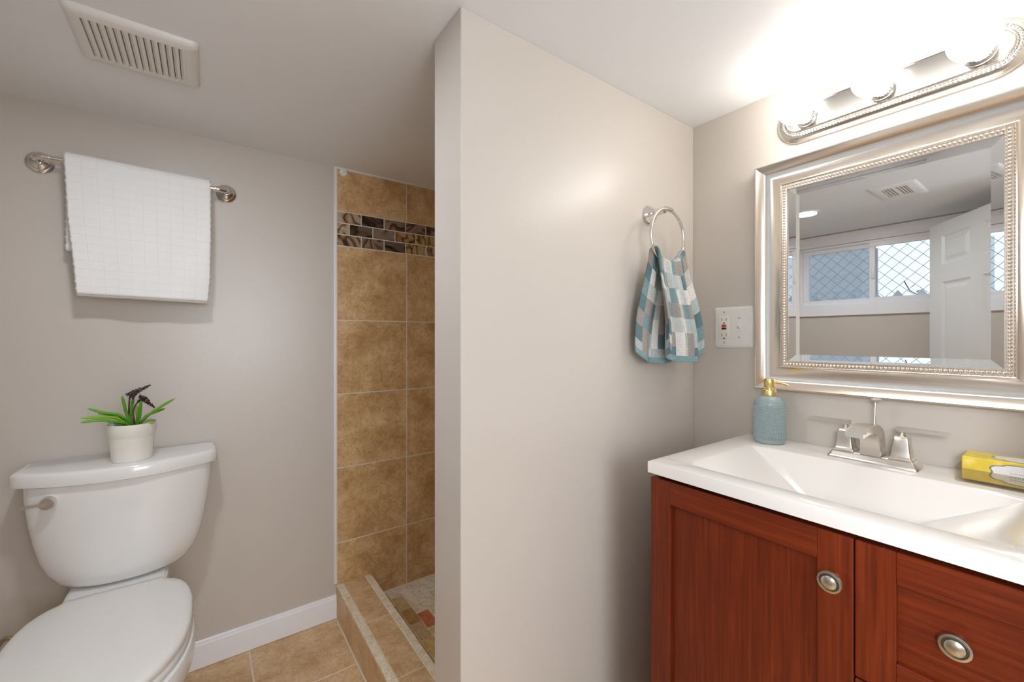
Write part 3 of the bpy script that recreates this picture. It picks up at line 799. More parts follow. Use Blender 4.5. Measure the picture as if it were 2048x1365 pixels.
b = MB(); sheet(b, 0.422, 0.285, -0.003)
o = b.build('inner_fold', 'towel', bt, smooth=80)
so = o.modifiers.new('thickness', 'SOLIDIFY'); so.thickness = 0.006; so.offset = 0

# ---------------------------------------------------------------- towel ring and hand towel on the partition wall
RY = YP - 0.060; RC = Vector((1.108, RY, Z(0.302))); RR = 0.081
tr = thing('towel_ring', (1.100, YP, Z(0.377)), 'polished nickel towel ring on the partition wall next to the vanity', 'towel ring')
b = MB(); b.lathe([(0.030, 0), (0.030, 0.003), (0.0275, 0.007), (0.0225, 0.011), (0.0205, 0.016), (0.015, 0.022), (0.0105, 0.030), (0.0095, 0.042), (0.0100, 0.050), (0.0095, 0.056)], (1.098, YP, Z(0.377)), (0, -1, 0.05), 40, (False, True)); b.build('rosette_post', 'chrome', tr)
b = MB(); b.cyl((1.094, RY, Z(0.3825)), (1.124, RY, Z(0.3825)), 0.0078, seg=20); b.build('clasp', 'chrome', tr)
b = MB(); b.tube([RC + Vector((RR * math.cos(2 * PI * k / 72), 0, RR * math.sin(2 * PI * k / 72))) for k in range(72)], 0.0047, 12, True, nrm=(0, 1, 0)); b.build('ring', 'chrome', tr)
ht = thing('hand_towel', (1.11, RY, Z(0.235)), 'teal, grey and white patchwork hand towel looped through the towel ring', 'towel')
def sm(t): t = max(0, min(1, t)); return t * t * (3 - 2 * t)
rows, uv = [], []
NS, NT = 84, 70
seq = [(-1, 1 - k / NT) for k in range(NT)] + [(1, k / NT) for k in range(NT + 1)]
for side, u in seq:
    r, w = [], []
    for k in range(NS + 1):
        s = k / NS
        xt = lerp(1.040, 1.178, s)
        zt_ = RC.z - math.sqrt(RR * RR - (xt - RC.x) ** 2)          # on the ring
        if side < 0: xb = lerp(1.050, 1.243, s); Lh = lerp(0.302, 0.318, s) + 0.004 * math.sin(9 * s)
        else: xb = lerp(0.992, 1.185, s); Lh = lerp(0.306, 0.328, s) + 0.006 * math.sin(7 * s + 1)
        g = sm(u * 1.15) ** 0.8
        x = lerp(xt, xb, g)
        A = lerp(0.0035, 0.0135, sm(u))
        if side < 0:
            fold = A * math.sin(2 * PI * (2.9 * s + 0.1) + 0.6 * u) + A * 0.45 * math.sin(2 * PI * 5.3 * s + 1.0)
            y = RY - 0.0100 - 0.016 * sm(u * 1.2) - fold
        else:
            fold = A * 0.75 * math.sin(2 * PI * (2.3 * s + 0.35) + 0.4 * u)
            y = RY + 0.0095 + 0.013 * sm(u * 1.2) + fold
        arc = 0.010
        d = u * Lh
        if d < arc * 1.57:
            a = d / arc; y = lerp(RY + side * arc * math.sin(a), y, a / 1.57 * 0.6); z = zt_ + 0.0075 * math.cos(a)
        else: z = zt_ - (d - arc * 1.57) + 0.0
        r.append(Vector((x, min(y, YP - 0.008), z)))
        w.append((s * 0.27 + (0.5 if side > 0 else 0), (1 - u) * Lh))
    rows.append(r); uv.append(w)
b = MB(); b.grid(rows, uv); o = b.build('cloth', 'hand_towel', ht, smooth=80)
so = o.modifiers.new('thickness', 'SOLIDIFY'); so.thickness = 0.0055; so.offset = 0

# ---------------------------------------------------------------- outlet and switch plate
op = thing('switch_plate', (XV, 0.667, Z(0.034)), 'white double cover plate with a receptacle and a toggle switch on the wall', 'outlet')
PY0, PY1, PZ0, PZ1 = 0.607, 0.727, Z(-0.0295), Z(0.0995)
def rrect_yz(y0, y1, z0, z1, r, x, n=6):
    pts = []
    for cy, cz, a0 in ((y1 - r, z1 - r, 0), (y0 + r, z1 - r, PI / 2), (y0 + r, z0 + r, PI), (y1 - r, z0 + r, 1.5 * PI)):
        for k in range(n + 1):
            a = a0 + PI / 2 * k / n; pts.append((x, cy + r * math.cos(a), cz + r * math.sin(a)))
    return pts
def raised(b, y0, y1, z0, z1, r, prof, x0=XV):
    b.loft([rrect_yz(y0 + m, y1 - m, z0 + m, z1 - m, max(r - m * 0.5, 0.0004), x0 - h) for m, h in prof], (False, True))
b = MB(); raised(b, PY0, PY1, PZ0, PZ1, 0.006, [(0, 0), (0, 0.0015), (0.002, 0.0035), (0.006, 0.0052), (0.010, 0.0058)]); b.build('cover_plate', 'plate', op)
b = MB(); raised(b, 0.6765, 0.7105, Z(0.0015), Z(0.0705), 0.002, [(0, 0), (0, 0.0068), (0.001, 0.0075)]); rec = b.build('receptacle', 'ivory', op)
xf = XV - 0.0075
for z in (Z(0.0605), Z(0.0115)):
    for y in (0.7005, 0.6865):
        b = MB(); b.box(xf - 0.0004, xf + 0.001, y - 0.0008, y + 0.0008, z - 0.004, z + 0.004); b.build('blade_slot', 'slot', rec)
    b = MB(); b.lathe([(0.0024, 0), (0.0024, 0.0008)], (xf + 0.0004, 0.6935, z - 0.0115), (-1, 0, 0), 12); b.build('ground_slot', 'slot', rec)
b = MB(); b.box(xf - 0.0014, xf + 0.001, 0.6860, 0.7010, Z(0.0365), Z(0.0440), 0.0006, 1); b.build('reset_button', 'red', rec)['label'] = 'red reset button'
b = MB(); b.box(xf - 0.0014, xf + 0.001, 0.6860, 0.7010, Z(0.0285), Z(0.0345), 0.0006, 1); b.build('test_button', 'black', rec)['label'] = 'black test button'
b = MB(); b.box(XV - 0.0064, XV - 0.005, 0.6415, 0.6525, Z(0.022), Z(0.046)); sw = b.build('toggle_switch', 'plate', op)
b = MB(); b.loft([[(XV - 0.006, y, z) for y, z in ((0.6435, Z(0.030)), (0.6505, Z(0.030)), (0.6505, Z(0.043)), (0.6435, Z(0.043)))], [(XV - 0.016, y, z) for y, z in ((0.6445, Z(0.039)), (0.6495, Z(0.039)), (0.6495, Z(0.0465)), (0.6445, Z(0.0465)))]]); b.build('toggle_lever', 'plate', sw)
for y, z in ((0.6935, Z(0.0835)), (0.6935, Z(-0.0130)), (0.647, Z(0.064)), (0.647, Z(0.0035))):
    b = MB(); b.lathe([(0.0034, 0), (0.0034, 0.0006), (0.002, 0.0012)], (XV - 0.0056, y, z), (-1, 0, 0), 14); b.build('screw', 'screw', op)

# ---------------------------------------------------------------- shower wall bumper
t = thing('wall_bumper', (0.470, YB - 0.007, Z(0.699)), 'small round white hook on the brown shower tile just under the ceiling', 'hook')
b = MB(); b.lathe([(0.0155, 0), (0.0155, 0.003), (0.0125, 0.0055), (0.006, 0.006)], (0.470, YB - 0.0068, Z(0.699)), (0, -1, 0), 28, (False, True)); b.build('disc', 'trim', t)
b = MB(); b.lathe([(0.0045, 0.005), (0.0045, 0.009), (0.003, 0.011)], (0.470, YB - 0.0068, Z(0.699)), (0, -1, 0), 16); b.build('peg', 'trim', t)

# ---------------------------------------------------------------- toilet
TX = -0.197
to = thing('toilet', (TX, 1.60, 0), 'white two-piece toilet with closed seat lid against the towel bar wall', 'toilet')
def dsec(w, yb, ys, yf, z, cx=TX, n=26, rc=0.012, p=2.3):
    """flat back, straight sides, bowed front"""
    pts = [(cx + w - rc * 0.6, yb, z), (cx - w + rc * 0.6, yb, z), (cx - w, yb - rc, z)]
    pts.append((cx - w, ys + rc, z))
    for k in range(n + 1):
        t = -1 + 2 * k / n; a = abs(t)
        y = yf + (ys - yf) * a ** p
        x = cx + t * (w - (0.004 if a == 1 else 0))
        pts.append((x, y, z))
    pts += [(cx + w, ys + rc, z), (cx + w, yb - rc, z)]
    return pts
b = MB()
rings = []
ztab = [(Z(-0.404), 0.2105), (Z(-0.45), 0.2095), (Z(-0.52), 0.2025), (Z(-0.58), 0.193), (Z(-0.63), 0.1825), (Z(-0.67), 0.168), (Z(-0.70), 0.149), (Z(-0.715), 0.134), (Z(-0.7225), 0.118), (Z(-0.7255), 0.10)]
for i, (z, w) in enumerate(ztab):
    f = [0, 0.001, 0.005, 0.009, 0.013, 0.018, 0.025, 0.034, 0.046, 0.062][i]
    rings.append(dsec(w, YB - 0.014, 1.722 + f * 0.6, 1.658 + f, z, p=2.5))
b.loft(rings[::-1]); b.build('tank', 'porcelain', to, smooth=50)
b = MB()
LW = 0.2315; lz0, lz1 = Z(-0.4095), Z(-0.3685)
prof = [(0.006, lz0), (0.001, lz0 + 0.003), (0.0, lz0 + 0.010), (0.0005, lz1 - 0.010), (0.003, lz1 - 0.004), (0.008, lz1 - 0.0012), (0.016, lz1)]
b.loft([dsec(LW - m, YB - 0.008 - m * 0.4, 1.722 + m * 0.5, 1.642 + m, z, cx=TX - 0.004, p=2.1) for m, z in prof]); b.build('tank_lid', 'porcelain', to, smooth=50)
b = MB(); hy = 1.672
b.lathe([(0.0165, -0.004), (0.0165, 0.010), (0.0150, 0.016), (0.0150, 0.022)], (TX - 0.150, hy + 0.012, Z(-0.449)), (-0.05, -1, 0), 28); hd = b.build('flush_handle', 'nickel', to); hd['label'] = 'brushed nickel flush handle'
b = MB(); b.loft([[(x, y, z) for y, z in ((hy - 0.010, zz - h), (hy - 0.004, zz - h), (hy - 0.004, zz + h), (hy - 0.010, zz + h))] for x, zz, h in ((TX - 0.150, Z(-0.449), 0.004), (TX - 0.172, Z(-0.449), 0.0038), (TX - 0.196, Z(-0.450), 0.0030), (TX - 0.200, Z(-0.450), 0.0012))]); b.build('lever', 'nickel', hd)
SX = -0.208
def seat_hw(y):
    if y < 1.44:
        t = (1.44 - y) / 0.30; return 0.180 * max(0.0, 1 - t ** 2.5) ** 0.5
    return table(y, [(1.44, 0.180), (1.50, 0.179), (1.55, 0.173), (1.59, 0.163), (1.615, 0.152), (1.635, 0.138), (1.648, 0.122), (1.655, 0.114), (1.666, 0.110)])
def seat_outline(m, z, cy=1.398, n=40):
    ys_ = [1.14 + 0.526 * (0.5 - 0.5 * math.cos(PI * k / n)) for k in range(n + 1)]
    L_ = [(SX - seat_hw(y), y) for y in ys_]; Rr = [(SX + seat_hw(y), y) for y in ys_]
    pts = L_ + Rr[::-1][0:-1]
    sx = (0.18 - m) / 0.18; sy = (0.263 - m) / 0.263
    return [(SX + (x - SX) * sx, cy + 0.005 + (y - cy - 0.005) * sy, z) for x, y in pts]
b = MB(); zt = Z(-0.7215)
b.loft([seat_outline(m, z) for m, z in ((0.004, zt - 0.020), (0.0005, zt - 0.017), (0.0, zt - 0.010), (0.002, zt - 0.005), (0.007, zt - 0.0015), (0.02, zt), (0.06, zt + 0.002), (0.10, zt + 0.003), (0.14, zt + 0.0035))]); b.build('seat_lid', 'seat_plastic', to, smooth=60)
b = MB()
b.loft([seat_outline(m, z) for m, z in ((0.006, zt - 0.042), (0.001, zt - 0.039), (-0.001, zt - 0.031), (0.001, zt - 0.0245), (0.006, zt - 0.0225))]); b.build('seat', 'seat_plastic', to, smooth=60)
for x in (SX - 0.085, SX + 0.085):
    b = MB(); b.box(x - 0.018, x + 0.018, 1.640, 1.664, zt - 0.042, zt - 0.021, 0.005, 2); b.build('hinge', 'seat_plastic', to)
def oval(hw, hl, cy, z, n=56, p=2.2, back=None):
    pts = []
    for k in range(n):
        a = 2 * PI * k / n; c, s = math.cos(a), math.sin(a)
        x = SX + hw * abs(c) ** (2 / p) * (1 if c > 0 else -1); y = cy + hl * abs(s) ** (2 / p) * (1 if s > 0 else -1)
        if back: y = min(y, back)
        pts.append((x, y, z))
    return pts
b = MB(); zr = zt - 0.042
b.loft([oval(0.105, 0.24, 1.53, 0.001), oval(0.108, 0.243, 1.53, 0.02), oval(0.100, 0.235, 1.53, 0.05), oval(0.097, 0.228, 1.525, 0.13), oval(0.112, 0.234, 1.49, 0.20), oval(0.143, 0.255, 1.45, 0.26), oval(0.171, 0.272, 1.415, 0.315), oval(0.186, 0.281, 1.405, 0.357), oval(0.188, 0.282, 1.405, zr - 0.012), oval(0.183, 0.277, 1.405, zr - 0.001), oval(0.169, 0.262, 1.405, zr)])
b.build('bowl', 'porcelain', to, smooth=60)
b = MB()
b.loft([[(SX + sx * w, y, z) for sx, y in ((-1, yf), (1, yf), (1, YB - 0.03), (-1, YB - 0.03))] for w, yf, z in ((0.085, 1.62, 0.20), (0.10, 1.63, 0.28), (0.112, 1.66, 0.36), (0.114, 1.669, zr), (0.112, 1.669, Z(-0.7275)))])
bmesh.ops.bevel(b.bm, geom=[e for e in b.bm.edges], offset=0.006, segments=3, affect='EDGES')
b.build('deck', 'porcelain', to, smooth=60)
b = MB(); b.tube(spline([(TX - 0.112, 1.785, Z(-0.722)), (TX - 0.113, 1.785, Z(-0.77)), (TX - 0.15, 1.79, 0.31), (TX - 0.22, 1.80, 0.295), (TX - 0.262, 1.815, 0.315), (TX - 0.295, 1.835, 0.26), (TX - 0.295, YB - 0.004, 0.20)], 24), 0.006, 10); b.build('supply_hose', 'hose', to)
b = MB(); b.cyl((TX - 0.112, 1.785, Z(-0.735)), (TX - 0.112, 1.785, Z(-0.715)), 0.016, seg=8); b.build('supply_nut', 'seat_plastic', to)

# ---------------------------------------------------------------- potted plant on the tank
PX, PY, PZ = -0.181, 1.728, lz1
po = thing('potted_plant', (PX, PY, PZ), 'small green plant with dark flower spikes in a cream pot on the toilet tank', 'plant')
b = MB()
b.lathe([(0.0455, 0), (0.0475, 0.0015), (0.0530, 0.068), (0.0535, 0.072), (0.0560, 0.077), (0.0590, 0.1095), (0.0585, 0.1115), (0.0565, 0.1115), (0.0540, 0.085), (0.052, 0.082)], (PX, PY, PZ), seg=48, caps=(True, False)); b.build('pot', 'pot', po)
b = MB(); b.lathe([(0.0545, 0.094), (0.03, 0.098), (0.004, 0.099)], (PX, PY, PZ), seg=24, caps=(False, True)); b.build('soil', 'soil', po)
import numpy as _np
_a = math.radians(54.04)
def px(cx_, cy_, y):                                      # a spot in the leaf sketch, pushed to depth y
    u = 140 + cx_ * 0.1392; v_ = 750 + cy_ * 0.1392
    dx = math.cos(_a) * 845.2 + math.sin(_a) * (u - 1024); dy = math.sin(_a) * 845.2 - math.cos(_a) * (u - 1024)
    t = y / dy; return Vector((dx * t, y, Z(0) + (677.45 - v_) * t))
leaves = [([(1000, 730), (1090, 610), (1290, 470), (1515, 335)], [0.01, 0, -0.01, -0.03], 0.62), ([(1010, 720), (1100, 590), (1240, 530), (1370, 485)], [0.02, 0.02, 0.015, 0.0], 0.45),
          ([(900, 740), (820, 580), (780, 440), (745, 300)], [0.0, 0.0, -0.005, -0.01], 0.3), ([(870, 730), (875, 590), (890, 450), (918, 310)], [0.015, 0.02, 0.02, 0.02], 0.3),
          ([(990, 740), (1000, 610), (1010, 480), (1022, 360)], [-0.01, -0.015, -0.02, -0.025], 0.2), ([(985, 720), (970, 620), (962, 520), (960, 440)], [0.025, 0.03, 0.03, 0.035], 0.7),
          ([(890, 730), (730, 590), (480, 545), (250, 485)], [-0.005, -0.015, -0.03, -0.04], 0.5), ([(880, 740), (760, 660), (620, 580), (400, 556)], [0.01, 0.01, 0.015, 0.0], 0.15),
          ([(860, 740), (700, 640), (480, 605), (135, 628)], [-0.01, -0.02, -0.04, -0.06], 0.85), ([(850, 750), (650, 680), (430, 655), (145, 688)], [-0.02, -0.03, -0.045, -0.06], 0.55),
          ([(900, 750), (780, 700), (640, 680), (540, 690)], [-0.02, -0.035, -0.045, -0.05], 0.25), ([(960, 740), (1060, 710), (1150, 690), (1225, 680)], [-0.02, -0.03, -0.035, -0.035], 0.75),
          ([(930, 760), (870, 700), (800, 640), (700, 600)], [-0.005, -0.01, -0.012, -0.015], 0.05), ([(940, 750), (900, 680), (860, 600), (830, 540)], [0.01, 0.01, 0.01, 0.01], 0.1)]
for pts, dys, tone in leaves:
    P3 = [px(a, c, PY + d) for (a, c), d in zip(pts, dys)]; P3[0] = Vector((PX + (P3[0].x - PX) * 0.6, PY + dys[0], PZ + 0.094))
    pts3 = spline(P3, 22); n = len(pts3)
    rad = [0.0056 * (0.74 + 0.4 * math.sin(PI * min(1, k / (n - 1) * 0.8))) * (1 if k < n - 4 else [0.97, 0.86, 0.62, 0.12][k - n + 4]) for k in range(n)]
    b = MB(); b.tube(pts3, rad, 10, flat=0.62)
    for f in b.bm.faces: f[b.rand] = (tone, tone, tone)
    b.build('leaf', 'leaf', po, smooth=80)
for st, sp, dd in (([(850, 700), (845, 560), (850, 420), (862, 305)], [(870, 300), (930, 255), (1040, 200), (1150, 155)], 0.005), ([(940, 720), (910, 560), (940, 440), (1010, 360)], [(1010, 345), (1070, 355), (1130, 400), (1205, 470)], -0.02)):
    b = MB(); pts3 = spline([px(a, c, PY + dd) for a, c in st] + [px(*sp[0], PY + dd)], 20); b.tube(pts3, [0.0021] * len(pts3), 8); fs = b.build('flower_stem', 'stem', po)
    b = MB(); pts3 = spline([px(a, c, PY + dd) for a, c in sp], 16); b.tube(pts3, [0.0016] * 16 + [0.0004], 6)
    rr = random.Random(9)
    for i, p in enumerate(pts3):
        d = (pts3[min(i + 1, 16)] - pts3[max(i - 1, 0)]).normalized(); q = d.cross(Vector((0, 1, 0))).normalized(); w = d.cross(q)
        if i % 2: continue
        R = lerp(0.0105, 0.003, i / 16)
        for k in range(6 if i < 12 else 4):
            a = 2 * PI * (k / 6 + i * 0.11); e = q * math.cos(a) + w * math.sin(a); c = p + e * R
            b.tube([p, p + e * R * 0.5 + d * 0.002, c - d * 0.002, c - d * 0.0055], [0.0004, 0.0007, lerp(0.0024, 0.0013, i / 16) * rr.uniform(0.8, 1.2), lerp(0.0017, 0.0009, i / 16)], 7)
    b.build('flower_spike', 'flower', po)

# ---------------------------------------------------------------- vanity cabinet
VX = 0.853; VY0, VY1 = -0.012, 0.6165; VZT = Z(-0.316)
va = thing('vanity_cabinet', (1.1, 0.302, 0), 'cherry-red wood vanity cabinet with a door and drawers under the white sink top', 'cabinet')
b = MB()
b.box(VX + 0.026, XV - 0.004, VY0 + 0.005, VY0 + 0.021, 0.0, VZT - 0.0012); b.box(VX + 0.026, XV - 0.004, VY1 - 0.020, VY1 - 0.004, 0.0, VZT - 0.0012)
b.box(XV - 0.016, XV - 0.004, VY0 + 0.021, VY1 - 0.020, 0.05, VZT - 0.03); b.box(VX + 0.026, XV - 0.016, VY0 + 0.021, VY1 - 0.020, 0.09, 0.105)
b.box(VX + 0.070, VX + 0.085, VY0 + 0.021, VY1 - 0.020, 0.0, 0.09); b.build('carcass', 'wood_v', va, smooth=None)
b = MB(); b.box(VX + 0.024, VX + 0.040, VY0 + 0.021, VY1 - 0.020, 0.105, VZT - 0.0015); b.build('face_frame', 'wood_in', va, smooth=None)
def shaker(name, y0, y1, z0, z1, st, rl, knob):
    b = MB(); x0, x1 = VX, VX + 0.021
    b.use('wood_v'); b.box(x0, x1, y0, y0 + st, z0, z1, 0.0012, 1); b.box(x0, x1, y1 - st, y1, z0, z1, 0.0012, 1)
    if name == 'door': b.box(x0 + 0.0105, x1 - 0.002, y0 + st, y1 - st, z0 + rl, z1 - rl)
    b.use('wood_h'); b.box(x0, x1, y0 + st, y1 - st, z0, z0 + rl, 0.0012, 1); b.box(x0, x1, y0 + st, y1 - st, z1 - rl, z1, 0.0012, 1)
    if name != 'door': b.box(x0 + 0.0105, x1 - 0.002, y0 + st, y1 - st, z0 + rl, z1 - rl)
    d = b.build(name, None, va, smooth=None)
    xk = VX + (0.0 if knob[2] else 0.0105)
    b = MB(); o = (xk, knob[0], knob[1]); ax = (-1, 0, 0)
    b.lathe([(0.0085, -0.001), (0.0085, 0.003), (0.0062, 0.006), (0.0062, 0.012), (0.0105, 0.0155), (0.0170, 0.0175), (0.0182, 0.0205), (0.0172, 0.0230), (0.0142, 0.0236)], o, ax, 36, (False, False))
    k = b.build('knob', 'knob', d)
    b = MB(); b.lathe([(0.0142, 0.0236), (0.0128, 0.0222), (0.0118, 0.0224)], o, ax, 36, (False, False)); b.build('knob_groove', 'dark_metal', k)
    b = MB(); b.lathe([(0.0118, 0.0224), (0.0108, 0.0250), (0.007, 0.0275), (0.001, 0.0282)], o, ax, 36, (False, True)); b.build('knob_dome', 'knob', k)
shaker('door', 0.2305, 0.6165, 0.098, Z(-0.3265), 0.0505, 0.052, (0.2565, Z(-0.4015), True))
shaker('drawer', VY0, 0.2285, Z(-0.5475), Z(-0.3265), 0.0505, 0.050, (0.1135, Z(-0.4295), False))
shaker('drawer', VY0, 0.2285, Z(-0.774), Z(-0.5515), 0.0505, 0.050, (0.1135, Z(-0.66), False))
shaker('drawer', VY0, 0.2285, 0.098, Z(-0.778), 0.0505, 0.050, (0.1135, Z(-0.92), False))

# ---------------------------------------------------------------- sink top
ct = thing('bathroom_sink', (1.1, 0.302, VZT), 'white one-piece vanity top with wide rectangular sink basin on the cherry cabinet', 'sink')
CX0, CX1, CY0, CY1, CZ = 0.847, XV - 0.001, -0.017, 0.6205, Z(-0.289)
b = MB()
BX0, BX1, BY0, BY1 = 0.902, 1.206, 0.062, 0.552
def cring(m, z): return [(CX0 + m, CY0 + m, z), (CX1 - 0, CY0 + m, z), (CX1 - 0, CY1 - m, z), (CX0 + m, CY1 - m, z)]
def subdiv(pts, n=10):
    out = []
    for i in range(len(pts)):
        a, c = Vector(pts[i]), Vector(pts[(i + 1) % len(pts)])
        out += [a.lerp(c, k / n) for k in range(n)]
    return out
def bring(ml, mr, mf, mb, z, r):
    """basin contour with rounded corners: start at front-right corner, same order as cring"""
    x0, x1, y0, y1 = BX0 + mf, BX1 - mb, BY0 + mr, BY1 - ml
    sq = subdiv([(x0, y0, z), (x1, y0, z), (x1, y1, z), (x0, y1, z)])
    out = []
    for p in sq:
        p = p.copy()
        cx_, cy_ = min(max(p.x, x0 + r), x1 - r), min(max(p.y, y0 + r), y1 - r)
        d = Vector((p.x - cx_, p.y - cy_, 0))
        if abs(d.x) > 1e-6 and abs(d.y) > 1e-6: d = d.normalized() * r; p.x, p.y = cx_ + d.x, cy_ + d.y
        out.append(p)
    return out
rings = [subdiv(cring(0.0, VZT)), subdiv(cring(0.0, CZ - 0.003)), subdiv(cring(0.0008, CZ - 0.0008)), subdiv(cring(0.003, CZ)),
         bring(-0.004, -0.004, -0.004, -0.004, CZ, 0.016), bring(0.0, 0.0, 0.0, 0.0, CZ - 0.0012, 0.014), bring(0.008, 0.008, 0.003, 0.004, CZ - 0.006, 0.012), bring(0.165, 0.165, 0.014, 0.085, CZ - 0.088, 0.012), bring(0.178, 0.178, 0.020, 0.092, CZ - 0.093, 0.012), bring(0.20, 0.20, 0.12, 0.12, CZ - 0.096, 0.012)]
b.loft(rings, (False, True)); b.build('basin_top', 'counter', ct, smooth=32)
b = MB(); b.lathe([(0.021, 0.0), (0.021, 0.003), (0.017, 0.004), (0.014, 0.002)], (1.04, 0.307, CZ - 0.096), seg=28, caps=(False, True)); b.build('drain', 'nickel', ct)

# ---------------------------------------------------------------- faucet
fa = thing('faucet', (1.268, 0.305, CZ), 'brushed nickel two-handle faucet with lift rod at the back of the white sink top', 'faucet')
def rr4(x0, x1, y0, y1, z, r=0.004, n=4):
    pts = []
    for cx_, cy_, a0 in ((x1 - r, y1 - r, 0), (x0 + r, y1 - r, PI / 2), (x0 + r, y0 + r, PI), (x1 - r, y0 + r, 1.5 * PI)):
        for k in range(n + 1):
            a = a0 + PI / 2 * k / n; pts.append((cx_ + r * math.cos(a), cy_ + r * math.sin(a), z))
    return pts
fx, fy = 1.268, 0.305
def block(prof, cx_, cy_, hx, hy_, r=0.004):
    b.loft([rr4(cx_ - hx + m, cx_ + hx - m, cy_ - hy_ + m, cy_ + hy_ - m, z, r) for m, z in prof])
b = MB(); block([(0, CZ), (0, CZ + 0.003), (0.0025, CZ + 0.0075), (0.0035, CZ + 0.009), (0.0055, CZ + 0.014), (0.0085, CZ + 0.018), (0.010, CZ + 0.0185)], fx, fy, 0.0290, 0.082, 0.005); b.build('base_plate', 'nickel', fa, smooth=40)
zb = CZ + 0.0182
for sgn in (1, -1):
    cy_ = fy + sgn * 0.0515
    b = MB(); block([(0, zb), (0, zb + 0.003), (0.0022, zb + 0.0055), (0.0034, zb + 0.010), (0.0052, zb + 0.022), (0.0072, zb + 0.045), (0.0080, zb + 0.0505), (0.0095, zb + 0.052)], fx - 0.002, cy_, 0.0205, 0.0205, 0.003); hb = b.build('handle', 'nickel', fa, smooth=40)
    b = MB(); b.lathe([(0.0085, 0.051), (0.0088, 0.0535), (0.0060, 0.056), (0.0052, 0.060), (0.0064, 0.0635)], (fx - 0.002, cy_, zb), seg=24, caps=(False, True)); b.build('handle_neck', 'nickel', hb)
    b = MB(); z0 = zb + 0.0625
    b.loft([[(fx - 0.002 + s_ * hx, y, z) for s_, z in ((-1, zz), (1, zz), (1, zz + t_), (-1, zz + t_))] for y, hx, zz, t_ in ((cy_ - sgn * 0.0085, 0.0080, z0, 0.0095), (cy_ + sgn * 0.010, 0.0080, z0, 0.0095), (cy_ + sgn * 0.024, 0.0072, z0 + 0.0012, 0.0080), (cy_ + sgn * 0.074, 0.0058, z0 + 0.0018, 0.0065), (cy_ + sgn * 0.078, 0.0056, z0 + 0.0010, 0.0022))])
    b.build('lever', 'nickel', hb, smooth=30)
# spout: side profile (x forward of the wall, z) pushed across, flaring at the foot
out_top = [(1.290, zb), (1.287, zb + 0.020), (1.283, zb + 0.045), (1.276, zb + 0.058), (1.262, zb + 0.0675), (1.240, zb + 0.0745), (1.212, zb + 0.0775), (1.180, zb + 0.0765), (1.155, zb + 0.0725), (1.138, zb + 0.066)]
inn = [(1.243, zb), (1.244, zb + 0.012), (1.243, zb + 0.026), (1.236, zb + 0.040), (1.222, zb + 0.0505), (1.203, zb + 0.0565), (1.185, zb + 0.0585), (1.165, zb + 0.0585), (1.150, zb + 0.0575), (1.136, zb + 0.0560)]
b = MB(); rings = []
for i in range(len(out_top)):
    (xa, za), (xb, zb_) = out_top[i], inn[i]
    hw = [0.0205, 0.0195, 0.0185, 0.0180, 0.0178, 0.0178, 0.0180, 0.0182, 0.0182, 0.0180][i]
    rings.append([(xa, fy - hw, za), (xa, fy + hw, za), (xb, fy + hw, zb_), (xb, fy - hw, zb_)])
b.loft(rings); bmesh.ops.bevel(b.bm, geom=[e for e in b.bm.edges if abs((e.verts[0].co - e.verts[1].co).y) < 1e-3], offset=0.0022, segments=2, affect='EDGES')
b.build('spout', 'nickel', fa, smooth=40)
b = MB(); b.cyl((1.282, fy + 0.002, zb + 0.05), (1.295, fy + 0.002, Z(-0.150)), 0.0022, seg=12); rod = b.build('lift_rod', 'nickel', fa)
b = MB(); b.lathe([(0.0030, 0), (0.0034, 0.003), (0.0042, 0.006), (0.0105, 0.0095), (0.0110, 0.0115), (0.0095, 0.0125)], (1.2953, fy + 0.002, Z(-0.1565)), seg=20); b.build('rod_knob', 'nickel', rod)

# ---------------------------------------------------------------- soap dispenser
QX, QY = 1.272, 0.532
sd = thing('soap_dispenser', (QX, QY, CZ), 'teal pressed-glass soap bottle with gold pump at the corner of the sink top', 'soap dispenser')
b = MB(); prof = [(0.030, 0.0), (0.0355, 0.0012), (0.0375, 0.005), (0.0378, 0.012)]
seg = 120
zz = [0.012 + k * 0.0011 for k in range(1, 75)]
rings = []
def body_r(h):
    if h < 0.100: return 0.0380
    t = min(1, (h - 0.100) / 0.030); return 0.0155 + (0.0380 - 0.0155) * math.sqrt(max(0.0, 1 - t ** 2.2))
hs_ = [0.0, 0.001, 0.004, 0.008] + [0.011 + k * 0.00118 for k in range(86)] + [0.1145, 0.118, 0.1215, 0.125, 0.1275, 0.129, 0.130, 0.134]
for h in hs_:
    r0 = 0.031 if h == 0 else 0.0352 if h == 0.001 else 0.0372 if h == 0.004 else body_r(h)
    am = 0.0024 * (1 if 0.012 < h < 0.106 else 0)
    rings.append([(QX + (r0 + am * math.cos(20 * a + h * 560) * math.cos(20 * a - h * 560) * 1.0) * math.cos(a), QY + (r0 + am * math.cos(20 * a + h * 560) * math.cos(20 * a - h * 560)) * math.sin(a), CZ + h) for a in [2 * PI * k / seg for k in range(seg)]])
b.loft(rings); b.build('bottle', 'bottle', sd, smooth=60)
b = MB(); b.lathe([(0.0160, 0.130), (0.0168, 0.131), (0.0168, 0.1455), (0.0160, 0.147), (0.0075, 0.1475), (0.0070, 0.152), (0.0125, 0.153), (0.0132, 0.154), (0.0132, 0.175), (0.0122, 0.177), (0.004, 0.1775)], (QX, QY, CZ), seg=36); pm = b.build('pump', 'gold', sd); pm['label'] = 'gold pump head'
b = MB(); b.tube(spline([(QX + 0.004, QY - 0.008, CZ + 0.169), (QX + 0.004, QY - 0.030, CZ + 0.1665), (QX + 0.005, QY - 0.046, CZ + 0.1610)], 8), 0.0028, 12); b.build('nozzle', 'gold', pm)
b = MB(); b.cyl((QX, QY, CZ + 0.01), (QX, QY, CZ + 0.13), 0.003, seg=10); b.build('dip_tube', 'plate', sd)

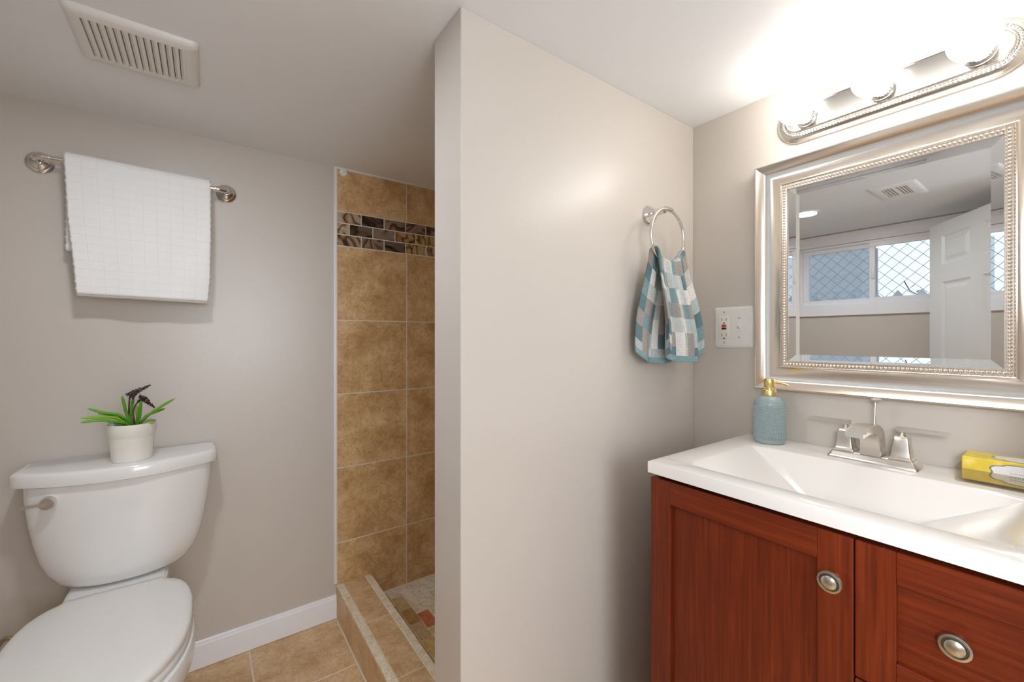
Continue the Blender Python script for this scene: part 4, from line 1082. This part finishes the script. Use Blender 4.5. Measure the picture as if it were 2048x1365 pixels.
# ---------------------------------------------------------------- yellow carton in a clear tray
TZ = CZ
yb_ = thing('yellow_carton', (1.277, 0.075, TZ), 'yellow patterned carton with white scalloped labels in a clear tray near the faucet', 'box')
b = MB(); b.box(1.243, 1.313, -0.012, 0.1585, TZ + 0.005, TZ + 0.0515, 0.0015, 1); b.build('carton', 'tissue', yb_)
def scallop(cy_, cz_, hw, hh, n=96):
    pts = []
    for k in range(n):
        a = 2 * PI * k / n; c, s = math.cos(a), math.sin(a)
        y = hw * abs(c) ** 0.75 * (1 if c > 0 else -1); z = hh * abs(s) ** 0.62 * (1 if s > 0 else -1)
        q = 1 - 0.07 * abs(math.cos(4 * a)) ** 6
        pts.append((cy_ + y * q, cz_ + z * q))
    return pts
fz = TZ + 0.0285
for nm, mt, sc, off in (('label_border', 'label_edge', 1.0, 0.0003), ('front_label', 'label', 0.955, 0.0006)):
    b = MB(); b.prism(scallop(0.062, fz, 0.061 * sc, 0.0195 * (sc - (0.03 if sc < 1 else 0))), 0, 1.243 - off, 1.2432); b.build(nm, mt, yb_, smooth=None)
b = MB(); b.lathe([(0.0035, 0), (0.0035, 0.0003)], (1.2424, 0.072, fz + 0.0095), (-1, 0, 0), 20); b.build('label_dot', 'label_dot', yb_)
b = MB(); rq = random.Random(4)
for zrow, hh in ((fz - 0.0045, 0.0016), (fz - 0.0095, 0.0009), (fz + 0.0025, 0.0006)):
    y = 0.095
    while y > 0.035:
        w_ = rq.uniform(0.0012, 0.0045); b.box(1.2421, 1.2424, y - w_, y, zrow - hh, zrow + hh); y -= w_ + 0.0012
b.build('label_print', 'label_ink', yb_, smooth=None)
b = MB(); b.prism(scallop(0.0, 0.0, 0.061, 0.0235), 2, TZ + 0.0513, TZ + 0.0518)
for v_ in b.bm.verts: v_.co.x, v_.co.y = 1.278 + v_.co.y, 0.062 + v_.co.x
b.build('label_border', 'label_edge', yb_, smooth=None)
b = MB(); b.prism(scallop(0.0, 0.0, 0.0583, 0.0217), 2, TZ + 0.0514, TZ + 0.0521)
for v_ in b.bm.verts: v_.co.x, v_.co.y = 1.278 + v_.co.y, 0.062 + v_.co.x
b.build('top_label', 'label', yb_, smooth=None)
tr_ = thing('acrylic_tray', (1.277, 0.075, TZ), 'clear acrylic tray holding the yellow carton on the sink top', 'tray')
b = MB(); x0, x1, y0, y1 = 1.2345, 1.3215, -0.0165, 0.168
b.loft([rr4(x0, x1, y0, y1, TZ + 0.0003, 0.008), rr4(x0, x1, y0, y1, TZ + 0.028, 0.008), rr4(x0 + 0.003, x1 - 0.003, y0 + 0.003, y1 - 0.003, TZ + 0.028, 0.006), rr4(x0 + 0.003, x1 - 0.003, y0 + 0.003, y1 - 0.003, TZ + 0.0045, 0.006)]); b.build('tray_body', 'tray', tr_)
